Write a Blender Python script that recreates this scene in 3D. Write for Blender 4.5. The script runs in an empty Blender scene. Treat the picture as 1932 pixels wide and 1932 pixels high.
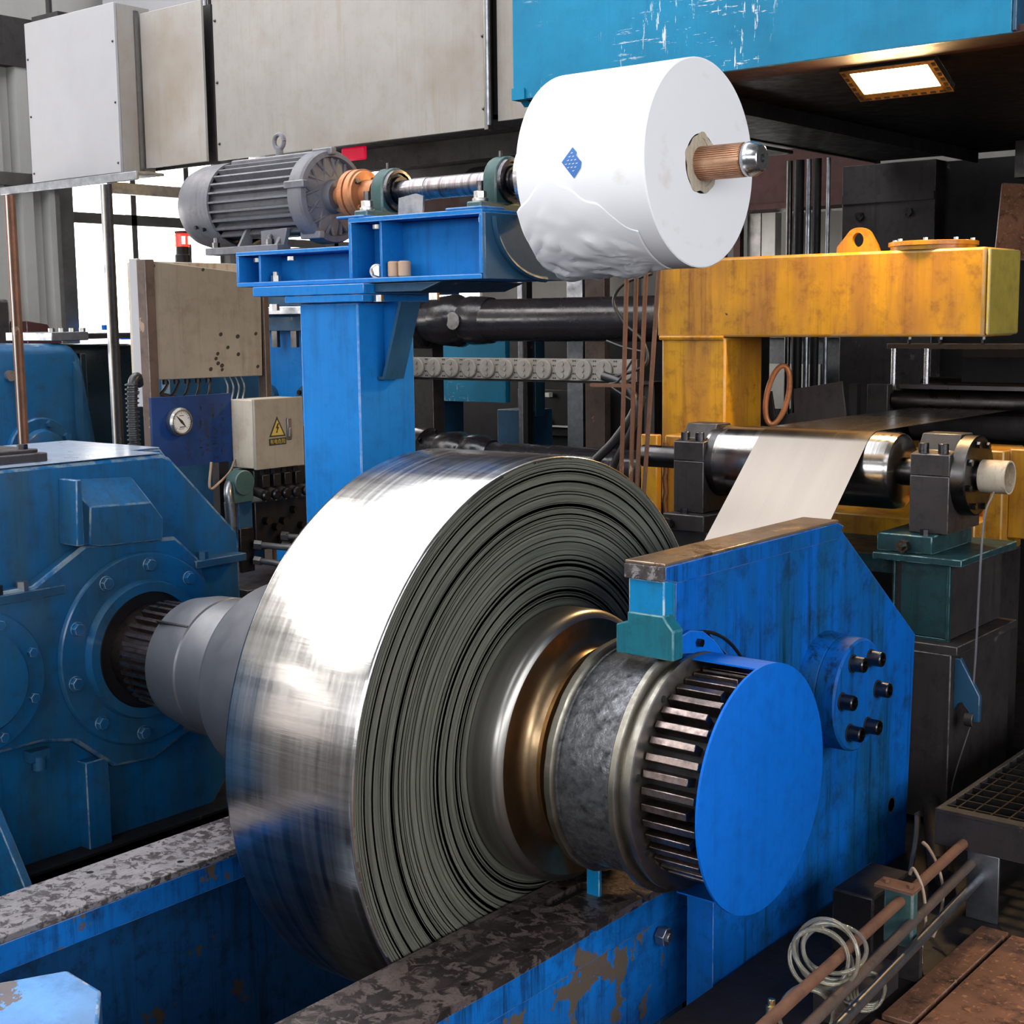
import bpy, bmesh, math, random
from mathutils import Vector, Matrix
random.seed(7)
sc = bpy.context.scene
PI = math.pi
# ------------------------------------------------------------------ camera
cd = bpy.data.cameras.new('camera'); cam = bpy.data.objects.new('camera', cd)
sc.collection.objects.link(cam); sc.camera = cam
yaw, pitch, roll = -0.6839492, 0.13415573, -0.01134216
cy_, sy_ = math.cos(yaw), math.sin(yaw)
fwd = Vector((sy_*math.cos(pitch), cy_*math.cos(pitch), -math.sin(pitch)))
rgt = Vector((cy_, -sy_, 0)); upv = rgt.cross(fwd)
c_, s_ = math.cos(roll), math.sin(roll)
r2 = c_*rgt + s_*upv; u2 = -s_*rgt + c_*upv
cam.matrix_world = Matrix(((r2.x, u2.x, -fwd.x, 2.2217), (r2.y, u2.y, -fwd.y, -2.8931), (r2.z, u2.z, -fwd.z, 1.70), (0, 0, 0, 1)))
cd.sensor_width = 36; cd.lens = 36*2681.05/1932
cd.clip_start = 0.05; cd.clip_end = 200
# ------------------------------------------------------------------ world, exposure
w = bpy.data.worlds.new('world'); sc.world = w; w.use_nodes = True
w.node_tree.nodes['Background'].inputs[0].default_value = (0.75, 0.85, 1.0, 1)
w.node_tree.nodes['Background'].inputs[1].default_value = 0.6
sc.view_settings.view_transform = 'Standard'; sc.view_settings.look = 'None'
sc.view_settings.gamma = 1; sc.view_settings.use_curve_mapping = False
sc.view_settings.exposure = 0.0
sc.cycles.use_denoising = True
sc.cycles.max_bounces = 7; sc.cycles.diffuse_bounces = 3; sc.cycles.glossy_bounces = 4
sc.cycles.transmission_bounces = 4; sc.cycles.sample_clamp_indirect = 4
sc.cycles.caustics_reflective = False; sc.cycles.caustics_refractive = False
WIN = 8.0          # brightness of the daylit hall windows
SKY = 5.2          # roof lights
def area(name, loc, rot, sx, sy, power, col):
    l = bpy.data.lights.new(name, 'AREA'); l.shape = 'RECTANGLE'; l.size = sx; l.size_y = sy
    l.energy = power; l.color = col
    o = bpy.data.objects.new(name, l); sc.collection.objects.link(o); o.location = loc; o.rotation_euler = rot
    return o

# ------------------------------------------------------------------ materials
EDGE = {}
def newmat(name):
    m = bpy.data.materials.new(name); m.use_nodes = True
    nt = m.node_tree; return m, nt, nt.nodes, nt.links, nt.nodes['Principled BSDF']
def coords(N, L, scale=(1, 1, 1)):
    tc = N.new('ShaderNodeTexCoord'); mp = N.new('ShaderNodeMapping'); mp.inputs['Scale'].default_value = scale
    L.new(tc.outputs['Object'], mp.inputs[0]); return mp
def noise(N, L, vec, scale, detail=4, rough=.55, dist=0):
    n = N.new('ShaderNodeTexNoise'); n.inputs['Scale'].default_value = scale
    n.inputs['Detail'].default_value = detail; n.inputs['Roughness'].default_value = rough
    n.inputs['Distortion'].default_value = dist
    L.new(vec.outputs[0], n.inputs['Vector']); return n
def ramp(N, L, fac, a, b, ca=0., cb=1.):
    r = N.new('ShaderNodeMapRange'); r.inputs[1].default_value = a; r.inputs[2].default_value = b
    r.inputs[3].default_value = ca; r.inputs[4].default_value = cb
    L.new(fac, r.inputs[0]); return r.outputs[0]
def mixc(N, L, fac, a, b):
    m = N.new('ShaderNodeMix'); m.data_type = 'RGBA'
    if isinstance(fac, float): m.inputs[0].default_value = fac
    else: L.new(fac, m.inputs[0])
    for i, c in ((6, a), (7, b)):
        if isinstance(c, tuple): m.inputs[i].default_value = (*c, 1)
        else: L.new(c, m.inputs[i])
    return m.outputs[2]
def math_(N, L, op, a, b=None):
    m = N.new('ShaderNodeMath'); m.operation = op
    for i, v in ((0, a), (1, b)):
        if v is None: continue
        if isinstance(v, (float, int)): m.inputs[i].default_value = v
        else: L.new(v, m.inputs[i])
    return m.outputs[0]
def bump(N, L, P, h, strength, dist=0.01):
    b = N.new('ShaderNodeBump'); b.inputs['Strength'].default_value = strength; b.inputs['Distance'].default_value = dist
    L.new(h, b.inputs['Height']); L.new(b.outputs[0], P.inputs['Normal'])

def paint(name, col, dirt=(.03, .03, .03), da=.35, streak=.4, chip=0., chipc=(.25, .2, .17), cs_=5, rough=.45, met=0., var=.25, spec=.3, tint=None, coat=0., edge=None):
    """painted steel: mottled, with vertical runs of grime and chipped spots"""
    m, nt, N, L, P = newmat(name)
    c0 = coords(N, L)
    n1 = noise(N, L, c0, 3.0, 5, .6)
    dk = tuple(x*(1-var) for x in col); lt = tuple(min(1, x*(1+var)) for x in col)
    c = mixc(N, L, ramp(N, L, n1.outputs[0], .3, .7), dk, lt)
    cs = coords(N, L, (9, 9, .55)); n2 = noise(N, L, cs, 3.0, 6, .7)
    n2b = noise(N, L, c0, 2.1, 3)
    area_ = ramp(N, L, n2b.outputs[0], .40, .60)
    if tint:
        nt2 = noise(N, L, coords(N, L, (3, 3, .5)), 2.2, 4, .6)
        c = mixc(N, L, math_(N, L, 'MULTIPLY', ramp(N, L, nt2.outputs[0], .42, .62), .8), c, tint)
    f = math_(N, L, 'MULTIPLY', ramp(N, L, n2.outputs[0], .50, .66), area_)
    c = mixc(N, L, math_(N, L, 'MULTIPLY', f, streak), c, dirt)
    cs3 = coords(N, L, (60, 60, 1.2)); n5 = noise(N, L, cs3, 1.0, 4, .7)
    c = mixc(N, L, math_(N, L, 'MULTIPLY', ramp(N, L, n5.outputs[0], .55, .70), streak*.45), c, dirt)
    n3 = noise(N, L, c0, 13, 7, .72)
    c = mixc(N, L, math_(N, L, 'MULTIPLY', ramp(N, L, n3.outputs[0], .50, .68), da), c, dirt)
    if chip > 0:
        n4 = noise(N, L, c0, cs_, 9, .66, .3)
        k = ramp(N, L, n4.outputs[0], .70-chip*.6, .71-chip*.6)
        c = mixc(N, L, k, c, chipc)
    L.new(c, P.inputs['Base Color'])
    L.new(ramp(N, L, n3.outputs[0], .3, .7, rough-.08, min(1, rough+.2)), P.inputs['Roughness'])
    P.inputs['Metallic'].default_value = met; P.inputs['Specular IOR Level'].default_value = spec
    P.inputs['Coat Weight'].default_value = coat; P.inputs['Coat Roughness'].default_value = .15
    bump(N, L, P, n3.outputs[0], .25, .004)
    e = edge or tuple(min(1, x*.75+.10) for x in col)
    me_, _, N2, L2, P2 = newmat(name+'_worn_edge')
    P2.inputs['Base Color'].default_value = (*e, 1); P2.inputs['Roughness'].default_value = .35
    ne = noise(N2, L2, coords(N2, L2), 22, 5, .7)
    L2.new(mixc(N2, L2, ramp(N2, L2, ne.outputs[0], .42, .56), col, e), P2.inputs['Base Color'])
    EDGE[m.name] = me_
    return m
def metal(name, col, rough=.3, stretch=(1, 1, 1), scale=20, amt=.12, met=1., dark=None, dk=.5, bm=.1):
    m, nt, N, L, P = newmat(name)
    c0 = coords(N, L, stretch); n = noise(N, L, c0, scale, 6, .65)
    L.new(mixc(N, L, math_(N, L, 'MULTIPLY', ramp(N, L, n.outputs[0], .4, .7), dk), col, dark or tuple(x*.4 for x in col)), P.inputs['Base Color'])
    L.new(ramp(N, L, n.outputs[0], .3, .7, max(.03, rough-amt), rough+amt), P.inputs['Roughness'])
    P.inputs['Metallic'].default_value = met
    bump(N, L, P, n.outputs[0], bm, .003)
    return m
def flat(name, col, rough=.6, met=0., em=None, es=0.):
    m, nt, N, L, P = newmat(name)
    c0 = coords(N, L); n = noise(N, L, c0, 8, 4)
    L.new(mixc(N, L, ramp(N, L, n.outputs[0], .35, .65), tuple(x*.85 for x in col), col), P.inputs['Base Color'])
    P.inputs['Roughness'].default_value = rough; P.inputs['Metallic'].default_value = met
    if em: P.inputs['Emission Color'].default_value = (*em, 1); P.inputs['Emission Strength'].default_value = es
    return m
M = {}
M['blue'] = paint('blue_paint', (.0, .125, .56), (.0, .03, .12), .25, .45, .0, rough=.55, var=.08, spec=.15)
M['blue_arm'] = paint('blue_paint_stained', (.0, .105, .45), (.002, .018, .032), .6, 1., .06, (.03, .05, .06), rough=.5, var=.18, spec=.2, tint=(.004, .07, .15))
M['blue_gear'] = paint('blue_paint_gearbox', (.003, .095, .25), (.012, .03, .05), .5, .5, .0, rough=.42, var=.18, spec=.3, tint=(.02, .075, .13), coat=.55, edge=(.16, .22, .26))
M['blue_beam'] = paint('blue_paint_frame', (.004, .165, .50), (.01, .03, .08), .2, .35, .03, (.01, .04, .12), rough=.55, var=.08, spec=.2)
M['blue_dull'] = paint('blue_paint_dull', (.015, .07, .14), (.01, .03, .05), .3, .4, .02, rough=.5)
M['blue_rail'] = paint('blue_paint_chipped', (.001, .12, .43), (.003, .006, .010), .55, 1., .21, (.10, .075, .055), rough=.5, spec=.2)
M['cyan'] = paint('cyan_paint_scuffed', (.003, .18, .33), (.01, .11, .22), .25, .3, .0, rough=.45, var=.18, spec=.2)
M['yellow'] = paint('yellow_paint_greasy', (.44, .215, .010), (.12, .04, .008), .55, .7, .03, (.05, .025, .01), rough=.36, var=.22, tint=(.28, .12, .03), coat=.15)
M['yellow_end'] = paint('yellow_paint_faded', (.36, .27, .045), (.12, .09, .03), .4, .5, .0, rough=.55)
M['teal'] = paint('teal_paint_oily', (.010, .042, .050), (.004, .010, .012), .75, .8, .10, (.04, .04, .045), rough=.4, edge=(.12, .25, .26))
M['glare_top'] = paint('pale_glare_housing_top', (.33, .40, .53), (.1, .16, .25), .3, .0, .0, rough=.3, var=.1, spec=.6, coat=.8, edge=(.5, .55, .65))  # pale tone paints in window glare on the housing top, over some dust
M['corner'] = paint('worn_corner_block_paint', (.05, .20, .46), (.02, .06, .14), .4, .2, .26, (.09, .07, .075), cs_=7, rough=.35, var=.4, coat=.3, edge=(.5, .52, .56))
M['shoe'] = paint('teal_blue_paint_shoe', (.01, .14, .19), (.01, .05, .06), .6, .7, .03, (.08, .09, .08), rough=.4, edge=(.12, .25, .26))
M['post_blue'] = paint('bright_blue_paint_chipped', (.002, .20, .46), (.01, .12, .16), .5, .8, .08, (.15, .12, .10), rough=.4, edge=(.4, .5, .55))
M['green'] = paint('green_paint', (.045, .10, .095), (.02, .04, .04), .4, .4, .02, rough=.5)
M['cream'] = paint('cream_sheet_metal', (.32, .298, .28), (.26, .20, .14), .25, .5, .0, rough=.6, var=.07)
M['cream_lt'] = paint('white_sheet_metal', (.36, .352, .365), (.40, .36, .32), .2, .3, .0, rough=.6, var=.05)
M['box_grey'] = paint('beige_enclosure_paint', (.30, .265, .215), (.14, .10, .07), .3, .4, .0, rough=.5, var=.12)
M['box_pale'] = paint('pale_enclosure_paint', (.50, .44, .35), (.32, .17, .07), .35, .8, .0, rough=.5, var=.12)
M['motor'] = paint('grey_motor_paint', (.15, .147, .165), (.07, .06, .06), .5, .4, .0, rough=.38, var=.12)
M['copper'] = paint('orange_primer', (.50, .20, .085), (.2, .07, .03), .5, .3, .0, rough=.35, met=.3)
M['rust'] = paint('rusty_steel', (.16, .075, .045), (.08, .045, .03), .6, .6, .1, (.3, .2, .14), rough=.75)
M['rust_pipe'] = paint('rusty_pipe', (.12, .085, .07), (.06, .045, .04), .6, .3, .1, (.3, .2, .14), rough=.6, met=.3)
M['brick'] = paint('rust_brown_floor_plate', (.17, .075, .04), (.015, .010, .008), .95, .1, .19, (.30, .13, .06), cs_=45, rough=.8, var=.45)
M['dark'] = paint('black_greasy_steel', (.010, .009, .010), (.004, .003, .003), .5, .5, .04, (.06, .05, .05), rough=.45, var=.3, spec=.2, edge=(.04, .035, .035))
M['darkmet'] = metal('dark_machined_steel', (.09, .085, .085), .35, scale=10, dark=(.02, .018, .018))
M['dark2'] = paint('dark_painted_steel', (.030, .0255, .026), (.008, .007, .007), .7, .6, .06, (.08, .07, .07), rough=.45, spec=.3, edge=(.10, .09, .09))
M['black_grn'] = paint('black_green_gloss', (.008, .016, .02), (.004, .006, .008), .4, .2, .0, rough=.3, coat=.6, edge=(.1, .13, .15))
M['maroon'] = paint('maroon_primer', (.055, .018, .016), (.02, .012, .012), .4, .4, .0, rough=.6)
def wornmat(name, hi, lo, thr, met, rough, sc_=15):
    m, nt, N, L, P = newmat(name); c0 = coords(N, L)
    n = noise(N, L, c0, sc_, 9, .68, .6); n2 = noise(N, L, c0, 2.3, 4, .5); n3 = noise(N, L, coords(N, L, (1, .25, 1)), 30, 5, .6)
    s_ = math_(N, L, 'ADD', n.outputs[0], math_(N, L, 'MULTIPLY', math_(N, L, 'SUBTRACT', n2.outputs[0], .5), .5))
    k = ramp(N, L, s_, thr, thr+.05)
    c = mixc(N, L, k, hi, lo); c = mixc(N, L, ramp(N, L, n3.outputs[0], .45, .7, 0, .6), c, tuple(x*.45 for x in hi))
    L.new(c, P.inputs['Base Color']); P.inputs['Metallic'].default_value = met
    L.new(ramp(N, L, s_, thr-.1, thr+.1, rough, rough+.25), P.inputs['Roughness'])
    bump(N, L, P, s_, .6, .004); return m
M['worn'] = wornmat('worn_rail_steel', (.29, .265, .27), (.05, .04, .04), .475, .35, .42, 38)
M['blue_pit_shade'] = paint('blue_paint_shaded_oily_web', (.001, .035, .11), (.002, .004, .006), .75, 1., .12, (.04, .03, .02), rough=.55, spec=.15)  # rail blue darkened to paint in the pit's shade, plus oily streaks
M['worn_dark'] = wornmat('oily_worn_rail_steel', (.15, .115, .105), (.022, .016, .015), .49, .4, .26, 26)
M['worn_gold_sheen'] = wornmat('oily_arm_top', (.36, .26, .18), (.10, .055, .035), .60, .6, .14, 7)  # golden tone paints in the yellow frame's reflection on worn brown steel
M['steel'] = metal('bright_steel', (.50, .50, .52), .24, scale=30, dk=.25, bm=.015)
M['bolt'] = metal('zinc_bolt_steel', (.55, .53, .5), .35, scale=40)
M['bolt_dk'] = metal('black_oxide_bolt', (.10, .095, .10), .3, scale=40)
M['shaft'] = metal('scored_shaft_steel', (.34, .32, .34), .3, (40, 2, 2), 1.5, .1, dark=(.08, .055, .055), dk=.9, bm=.02)
M['hub'] = metal('polished_hub_steel', (.36, .345, .32), .36, (30, 1, 1), 3, .06, dk=.4, bm=.012)
M['bronze'] = metal('bronze_toned_hub_recess', (.34, .23, .13), .34, (6, 6, 6), 4, .06, dk=.5, bm=.012)
M['drum'] = metal('scuffed_black_drum', (.19, .19, .20), .34, (1, 1, 1), 38, .22, .75, (.02, .02, .022), 1.0, .9)
M['drum_edge'] = metal('worn_flange_steel', (.26, .24, .20), .4, scale=30, dark=(.12, .1, .08))
M['gear'] = metal('oily_gear_steel', (.27, .21, .19), .33, (2, 2, 2), 16, .1, dark=(.05, .035, .035), dk=.9)
M['mandrel'] = metal('grey_mandrel_steel', (.21, .21, .225), .42, (1, 1, 1), 12, .1, .8, (.15, .15, .17))
M['galv'] = metal('galvanised_steel', (.36, .37, .40), .4, scale=14, dark=(.12, .13, .15), dk=.8)
M['rubber'] = flat('black_rubber', (.02, .02, .022), .35)
M['hose'] = flat('grey_hydraulic_hose', (.12, .12, .13), .35)
M['cable_tan'] = flat('tan_cable', (.45, .3, .2), .5)
M['roller'] = metal('turned_roller_steel', (.42, .40, .38), .2, (20, 1, 1), 2, .08, dark=(.2, .18, .17))
M['spindle'] = paint('black_spindle_paint', (.022, .02, .023), (.012, .01, .01), .4, .1, .0, rough=.16, spec=.7)
M['chain'] = paint('grey_chain_plate', (.27, .245, .22), (.12, .1, .085), .4, .2, .0, rough=.5)
M['white'] = flat('white_label', (.75, .73, .68), .5)
M['black'] = flat('black_print', (.015, .015, .015), .6)
M['yellow_lab'] = flat('yellow_warning_vinyl', (.55, .42, .08), .5)
M['ink'] = flat('dark_ink', (.004, .008, .03), .6)
M['bluelab'] = flat('blue_tape_label', (.03, .16, .48), .5)
M['sleeve'] = metal('copper_coloured_sleeve', (.62, .36, .22), .35, (1, 1, 1), 14, .1, .75, (.3, .15, .09), .6)
M['brass'] = metal('brass_fitting', (.62, .47, .22), .3, scale=25)
M['rag'] = flat('dirty_rag', (.4, .36, .34), .9)
M['soot'] = paint('greasy_dark_floor', (.014, .011, .010), (.008, .006, .006), .6, .0, .06, (.06, .045, .035), rough=.5)
M['clad'] = paint('wall_cladding_paint', (.30, .29, .27), (.22, .2, .18), .15, .3, .0, rough=.5, var=.06)
M['wallmat'] = paint('hall_wall_paint', (.16, .16, .16), (.2, .2, .2), .2, .2, .0, rough=.7)
M['frame_al'] = metal('window_frame_metal', (.30, .29, .28), .4, scale=10)
M['copperwire'] = flat('tan_rope_wire', (.38, .28, .2), .6)

def emis(name, col, s):
    m = bpy.data.materials.new(name); m.use_nodes = True; nt = m.node_tree; nt.nodes.clear()
    e = nt.nodes.new('ShaderNodeEmission'); o = nt.nodes.new('ShaderNodeOutputMaterial')
    e.inputs[0].default_value = (*col, 1); e.inputs[1].default_value = s; nt.links.new(e.outputs[0], o.inputs[0]); return m
M['pane'] = emis('daylit_pane', (1, .955, .90), WIN)
M['pane_fill'] = emis('fill_pane', (.95, .97, 1), 8.5)  # for unseen right and front windows, added as fill light
M['roofpane'] = emis('daylit_roof_sheet', (.93, .96, 1), SKY)
M['lamp'] = emis('lamp_glass', (1, .78, .42), 28)
M['pane_coil_fill'] = emis('dim_coil_fill_pane', (1, .9, .84), 1.6)  # unseen low pane added to lift the coil's middle reflection
M['redlamp'] = flat('red_beacon_lens', (.7, .02, .02), .25, 0, (1, .03, .02), 1.6)
M['redglow'] = flat('crimson_sign', (.5, .0, .03), .5, 0, (.9, .0, .05), .45)
M['redhot'] = emis('red_beacon_bulb', (1, .45, .35), 12)

# coil outer wrap: bright rolled strip with lengthwise rolling marks
def coilmat():
    m, nt, N, L, P = newmat('rolled_steel_wrap')
    n1 = noise(N, L, coords(N, L, (.03, 1, 1)), 4.5, 2, .5)
    n2 = noise(N, L, coords(N, L, (.04, 1, 1)), 20, 5, .7)
    n3 = noise(N, L, coords(N, L, (70, .6, .6)), 1.0, 3, .6)
    n4 = noise(N, L, coords(N, L, (2, 2, 2)), 1.6, 3, .5)
    c = mixc(N, L, ramp(N, L, n2.outputs[0], .38, .66), (.58, .56, .545), (.34, .325, .32))
    c = mixc(N, L, ramp(N, L, n3.outputs[0], .4, .75, 0, .35), c, (.72, .71, .70))
    L.new(c, P.inputs['Base Color'])
    P.inputs['Metallic'].default_value = 1
    L.new(ramp(N, L, n3.outputs[0], .3, .7, .16, .27), P.inputs['Roughness'])
    h = math_(N, L, 'ADD', math_(N, L, 'MULTIPLY', n1.outputs[0], .55), math_(N, L, 'ADD', math_(N, L, 'MULTIPLY', n2.outputs[0], .06), math_(N, L, 'MULTIPLY', n4.outputs[0], .03)))
    b = N.new('ShaderNodeBump'); b.inputs['Strength'].default_value = .5; b.inputs['Distance'].default_value = .016
    L.new(h, b.inputs['Height']); L.new(b.outputs[0], P.inputs['Normal'])
    return m
M['coil'] = coilmat()
# coil side: thousands of strip edges, colour depends on the radius from the coil axis
def facemat():
    m, nt, N, L, P = newmat('stacked_strip_edges')
    tc = N.new('ShaderNodeTexCoord'); sp = N.new('ShaderNodeSeparateXYZ'); L.new(tc.outputs['Object'], sp.inputs[0])
    y = sp.outputs[1]; z = math_(N, L, 'SUBTRACT', sp.outputs[2], 0.6)
    r = math_(N, L, 'SQRT', math_(N, L, 'ADD', math_(N, L, 'MULTIPLY', y, y), math_(N, L, 'MULTIPLY', z, z)))
    cmb = N.new('ShaderNodeCombineXYZ'); L.new(r, cmb.inputs[0])
    L.new(math_(N, L, 'MULTIPLY', y, .02), cmb.inputs[1]); L.new(math_(N, L, 'MULTIPLY', z, .02), cmb.inputs[2])
    n1 = N.new('ShaderNodeTexNoise'); n1.inputs['Scale'].default_value = 120; n1.inputs['Detail'].default_value = 5; n1.inputs['Roughness'].default_value = .75
    L.new(cmb.outputs[0], n1.inputs['Vector'])
    n0 = noise(N, L, coords(N, L), 60, 3)
    c = mixc(N, L, ramp(N, L, n1.outputs[0], .34, .68), (.055, .057, .044), (.185, .185, .148))
    c = mixc(N, L, math_(N, L, 'MULTIPLY', n0.outputs[0], .25), c, (.1, .1, .08))
    L.new(c, P.inputs['Base Color']); P.inputs['Metallic'].default_value = .22; P.inputs['Roughness'].default_value = .58; P.inputs['Specular IOR Level'].default_value = .35
    b = N.new('ShaderNodeBump'); b.inputs['Strength'].default_value = .35; b.inputs['Distance'].default_value = .002
    L.new(n1.outputs[0], b.inputs['Height']); L.new(b.outputs[0], P.inputs['Normal'])
    return m
M['face'] = facemat()
def stripmat():
    m, nt, N, L, P = newmat('bright_strip')
    n = noise(N, L, coords(N, L, (1, .1, .1)), 12, 3)
    P.inputs['Base Color'].default_value = (.185, .158, .135, 1); P.inputs['Metallic'].default_value = 1
    L.new(ramp(N, L, n.outputs[0], .3, .7, .24, .30), P.inputs['Roughness']); return m
M['strip'] = stripmat()
def papermat():
    m, nt, N, L, P = newmat('white_interleaf_paper')
    n = noise(N, L, coords(N, L), 9, 4); n2 = noise(N, L, coords(N, L, (1, 1, 1.5)), 5, 5)
    c = mixc(N, L, ramp(N, L, n2.outputs[0], .62, .75), (.83, .83, .86), (.72, .66, .62))
    L.new(c, P.inputs['Base Color']); P.inputs['Roughness'].default_value = .6
    bump(N, L, P, n.outputs[0], .12, .01); return m
M['paper'] = papermat()
def scuffed():
    """cyan paint worn through to grey-white in patches and scratches"""
    m = M['cyan']; nt = m.node_tree; N, L = nt.nodes, nt.links; P = N['Principled BSDF']
    src = P.inputs['Base Color'].links[0].from_socket
    a = noise(N, L, coords(N, L, (1.2, 1, 9)), 6, 6, .7); b = noise(N, L, coords(N, L, (9, 1, 1.2)), 6, 6, .7)
    ar = noise(N, L, coords(N, L), 1.3, 3)
    f = math_(N, L, 'MAXIMUM', ramp(N, L, a.outputs[0], .60, .62), ramp(N, L, b.outputs[0], .60, .62))
    tc = N.new('ShaderNodeTexCoord'); sp = N.new('ShaderNodeSeparateXYZ'); L.new(tc.outputs['Object'], sp.inputs[0])
    dx = math_(N, L, 'ABSOLUTE', math_(N, L, 'ADD', sp.outputs[0], .62))
    where = math_(N, L, 'ADD', ramp(N, L, dx, .18, .45, .12, -.03), ar.outputs[0])
    f = math_(N, L, 'MULTIPLY', f, ramp(N, L, where, .56, .62))
    L.new(mixc(N, L, f, src, (.55, .6, .66)), P.inputs['Base Color'])
scuffed()
def stain_panel(m):
    nt = m.node_tree; N, L = nt.nodes, nt.links; P = N['Principled BSDF']
    src = P.inputs['Base Color'].links[0].from_socket
    a = noise(N, L, coords(N, L), .9, 4, .6)
    L.new(mixc(N, L, math_(N, L, 'MULTIPLY', ramp(N, L, a.outputs[0], .50, .66), .65), src, (.22, .165, .11)), P.inputs['Base Color'])
stain_panel(M['cream'])

# ------------------------------------------------------------------ mesh builder
class B:
    def __init__(s): s.v = []; s.f = []
    def add(s, v, f):
        o = len(s.v); s.v += [tuple(p) for p in v]; s.f += [tuple(i+o for i in q) for q in f]; return s
    def box(s, x0, x1, y0, y1, z0, z1):
        return s.add([(x0, y0, z0), (x1, y0, z0), (x1, y1, z0), (x0, y1, z0), (x0, y0, z1), (x1, y0, z1), (x1, y1, z1), (x0, y1, z1)],
                     [(0, 3, 2, 1), (4, 5, 6, 7), (0, 1, 5, 4), (1, 2, 6, 5), (2, 3, 7, 6), (3, 0, 4, 7)])
    def prism(s, ax, pts, a, b):
        """polygon in the two other axes, extruded along axis ax from a to b"""
        def mk(u, v, t):
            return {'x': (t, u, v), 'y': (u, t, v), 'z': (u, v, t)}[ax]
        n = len(pts); vs = [mk(u, v, a) for u, v in pts]+[mk(u, v, b) for u, v in pts]
        fs = [tuple(range(n)), tuple(range(2*n-1, n-1, -1))]+[(i, (i+1) % n, n+(i+1) % n, n+i) for i in range(n)]
        return s.add(vs, fs)
    def plate(s, ax, outer, holes_c, a, b):
        """ring-like plate: outer polygon and one hole polygon with same count"""
        def mk(u, v, t):
            return {'x': (t, u, v), 'y': (u, t, v), 'z': (u, v, t)}[ax]
        n = len(outer); vs = [mk(*p, a) for p in outer]+[mk(*p, a) for p in holes_c]+[mk(*p, b) for p in outer]+[mk(*p, b) for p in holes_c]
        fs = []
        for i in range(n):
            j = (i+1) % n
            fs += [(i, j, n+j, n+i), (2*n+i, 2*n+j, 3*n+j, 3*n+i), (i, j, 2*n+j, 2*n+i), (n+i, n+j, 3*n+j, 3*n+i)]
        return s.add(vs, fs)
    def lathe(s, prof, c=(0, 0), n=64, ax='x', ph0=0., ph1=2*PI, wob=None, cap=True):
        """profile [(along, radius)]; c is the centre in the other two axes"""
        full = abs(ph1-ph0-2*PI) < 1e-6; m = n if full else n+1
        vs = []
        for a, r in prof:
            for k in range(m):
                t = ph0+(ph1-ph0)*k/n; rr = r*(1+(wob(t, a) if wob else 0))
                u = c[0]+rr*math.cos(t); v = c[1]+rr*math.sin(t)
                vs.append({'x': (a, u, v), 'y': (u, a, v), 'z': (u, v, a)}[ax])
        fs = []
        for i in range(len(prof)-1):
            for k in range(n):
                k2 = (k+1) % m
                fs.append((i*m+k, i*m+k2, (i+1)*m+k2, (i+1)*m+k))
        if full and cap:
            if prof[0][1] > 1e-5 and prof[0] != prof[-1]: fs.append(tuple(range(m)))
            if prof[-1][1] > 1e-5 and prof[0] != prof[-1]: fs.append(tuple(range((len(prof)-1)*m, len(prof)*m)))
        return s.add(vs, fs)
    def cyl(s, p0, p1, r, n=16, r1=None):
        p0 = Vector(p0); p1 = Vector(p1); d = (p1-p0).normalized(); r1 = r if r1 is None else r1
        a = d.orthogonal().normalized(); b = d.cross(a)
        vs = [p0+a*math.cos(2*PI*k/n)*r+b*math.sin(2*PI*k/n)*r for k in range(n)]+[p1+a*math.cos(2*PI*k/n)*r1+b*math.sin(2*PI*k/n)*r1 for k in range(n)]
        return s.add(vs, [tuple(range(n-1, -1, -1)), tuple(range(n, 2*n))]+[(k, (k+1) % n, n+(k+1) % n, n+k) for k in range(n)])
    def tube(s, pts, r, n=8):
        pts = [Vector(p) for p in pts]; m = len(pts); vs = []; a = None
        for i, p in enumerate(pts):
            d = (pts[min(i+1, m-1)]-pts[max(i-1, 0)]).normalized()
            a = d.orthogonal().normalized() if a is None else (a-d*a.dot(d)).normalized()
            b = d.cross(a); rr = r(i/(m-1)) if callable(r) else r
            vs += [p+a*math.cos(2*PI*k/n)*rr+b*math.sin(2*PI*k/n)*rr for k in range(n)]
        fs = [(i*n+k, i*n+(k+1) % n, (i+1)*n+(k+1) % n, (i+1)*n+k) for i in range(m-1) for k in range(n)]
        fs += [tuple(range(n-1, -1, -1)), tuple(range((m-1)*n, m*n))]
        return s.add(vs, fs)
    def hexb(s, p, d, r, h):
        p = Vector(p); d = Vector(d); return s.cyl(p, p+d*h, r, 6)
    def sphere(s, c, r, n=12, sq=(1, 1, 1)):
        vs = []; fs = []
        for i in range(n+1):
            t = PI*i/n
            for k in range(2*n):
                p = PI*k/n; vs.append((c[0]+sq[0]*r*math.sin(t)*math.cos(p), c[1]+sq[1]*r*math.sin(t)*math.sin(p), c[2]+sq[2]*r*math.cos(t)))
        for i in range(n):
            for k in range(2*n): fs.append((i*2*n+k, (i+1)*2*n+k, (i+1)*2*n+(k+1) % (2*n), i*2*n+(k+1) % (2*n)))
        return s.add(vs, fs)
def spline(pts, k=8):
    """Catmull-Rom through the points"""
    P = [Vector(p) for p in pts]; P = [P[0]*2-P[1]]+P+[P[-1]*2-P[-2]]; out = []
    for i in range(1, len(P)-2):
        for j in range(k):
            t = j/k; a, b, c, d = P[i-1:i+3]
            out.append(.5*((2*b)+(c-a)*t+(2*a-5*b+4*c-d)*t*t+(3*b-a-3*c+d)*t**3))
    out.append(P[-2]); return out
def arc(c, r, a0, a1, n):
    return [(c[0]+r*math.cos(a0+(a1-a0)*i/n), c[1]+r*math.sin(a0+(a1-a0)*i/n)) for i in range(n+1)]

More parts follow.
